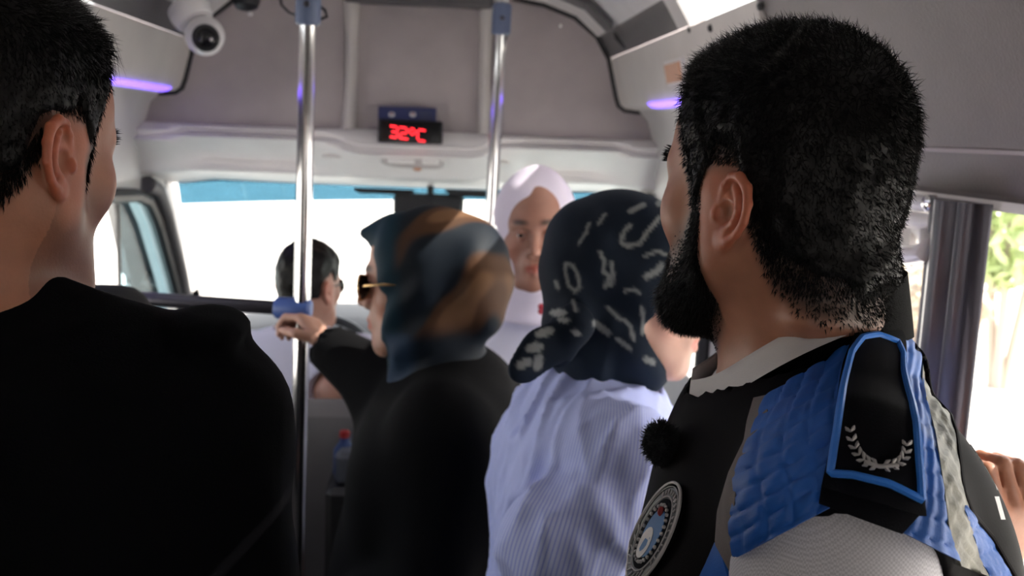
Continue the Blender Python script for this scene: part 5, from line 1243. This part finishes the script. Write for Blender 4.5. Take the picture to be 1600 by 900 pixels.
# sunglasses of the woman in profile and of the driver
def glasses(M, sc_, label, rim):
    gl = lambda p: mp(M, S3(p, sc_))
    sg_ = thing('sunglasses', tuple(gl((0, .11, .0))), label, 'sunglasses')
    for x in (-1, 1):
        m = MB(); pts = [gl((x*(.034+.025*math.cos(t)), .112-.012*abs(math.cos(t) if x*math.cos(t) > 0 else 0), -.003+.020*math.sin(t))) for t in np.linspace(0, 2*math.pi, 25)]
        m.tube(pts, .0020, 6, False).build('rim', rim, sg_, smooth=True); c_ = np.mean(pts[:-1], 0)
        MB().sheet(np.stack([np.array(pts)*.04+c_*.96, np.array(pts)*.97+c_*.03]), M[:3, 1]*.0016).build('lens', 'lens_dark', sg_, smooth=True)
        MB().tube([gl((x*.060, .100, .003)), gl((x*.075, .060, .006)), gl((x*.080, .0, .004))], .0024, 8).build('temple', rim, sg_, smooth=True)
    MB().tube([gl((-.010, .113, .001)), gl((0, .117, .005)), gl((.010, .113, .001))], .0016, 6).build('bridge', rim, sg_, smooth=True)
glasses(MA, SA, 'dark sunglasses with gold rim on the woman in black', 'gold'); glasses(MD, SD, 'black sunglasses worn by the driver', 'black_plastic')
# bracelet with pale beads on her wrist
bc_ = thing('bracelet', tuple(RWa), 'pale beaded bracelet on the hand gripping the pole', 'bracelet'); dx_ = nrm(hd); u_ = nrm(np.cross(dx_, (0, 0, 1))); v_ = np.cross(dx_, u_)
for t in np.linspace(0, 2*math.pi, 15)[:-1]: MB().ell(RWa-dx_*.004+.0255*(math.cos(t)*u_+math.sin(t)*v_), (.0055,)*3, 8, 6).build('bead', 'white_plastic', bc_, smooth=True)
# brooch of the woman in white
p = at(851, 483, 2.08); bh = thing('brooch', tuple(p), 'small red flower brooch on the white-scarfed woman', 'brooch')
for t in np.linspace(0, 2*math.pi, 6)[:-1]: MB().ell(p+np.array((.009*math.cos(t), 0, .009*math.sin(t))), (.007, .004, .007), 8, 6).build('petal', 'flower_red', bh, smooth=True)
MB().ell(p, (.005, .006, .005), 8, 6).build('flower_centre', 'black_plastic', bh, smooth=True)
# furry microphone clipped to the officer's front
P_, N_ = march(np.array([1052.]), np.array([700.])); p = P_[0]+N_[0]*.012
mc_ = thing('microphone', tuple(p), 'black furry clip-on microphone at the officer collar', 'microphone')
MB().ell(p, (.011, .011, .015), 14, 10).build('microphone_core', 'fur_black', mc_, smooth=True)
d_ = g.normal(size=(1600, 3)); d_ /= np.linalg.norm(d_, axis=1, keepdims=True); prism_strands('fur', mc_, 'fur_black', p+d_*np.array((.011, .011, .015)), unit(d_+g.normal(size=d_.shape)*.4), unit(d_+g.normal(size=d_.shape)*.8), g.uniform(.004, .009, 1600), np.full(1600, .0004))
MB().tube([p+np.array((.0, 0, -.012)), p+np.array((.012, .01, -.04)), p+np.array((.02, .01, -.07))], .0022, 6).build('lead', 'black_plastic', mc_, smooth=True)
# phone held in the hand at the right edge
q = RW+np.array((.055, -.045, .135)); ph = thing('phone', tuple(q), 'dark phone in the hand at the right edge', 'phone')
MB().box(q-np.array((.004, .03, .05)), q+np.array((.004, .03, .05)), .003).build('phone_body', 'black_gloss', ph)
print('all', time.time()-T0)
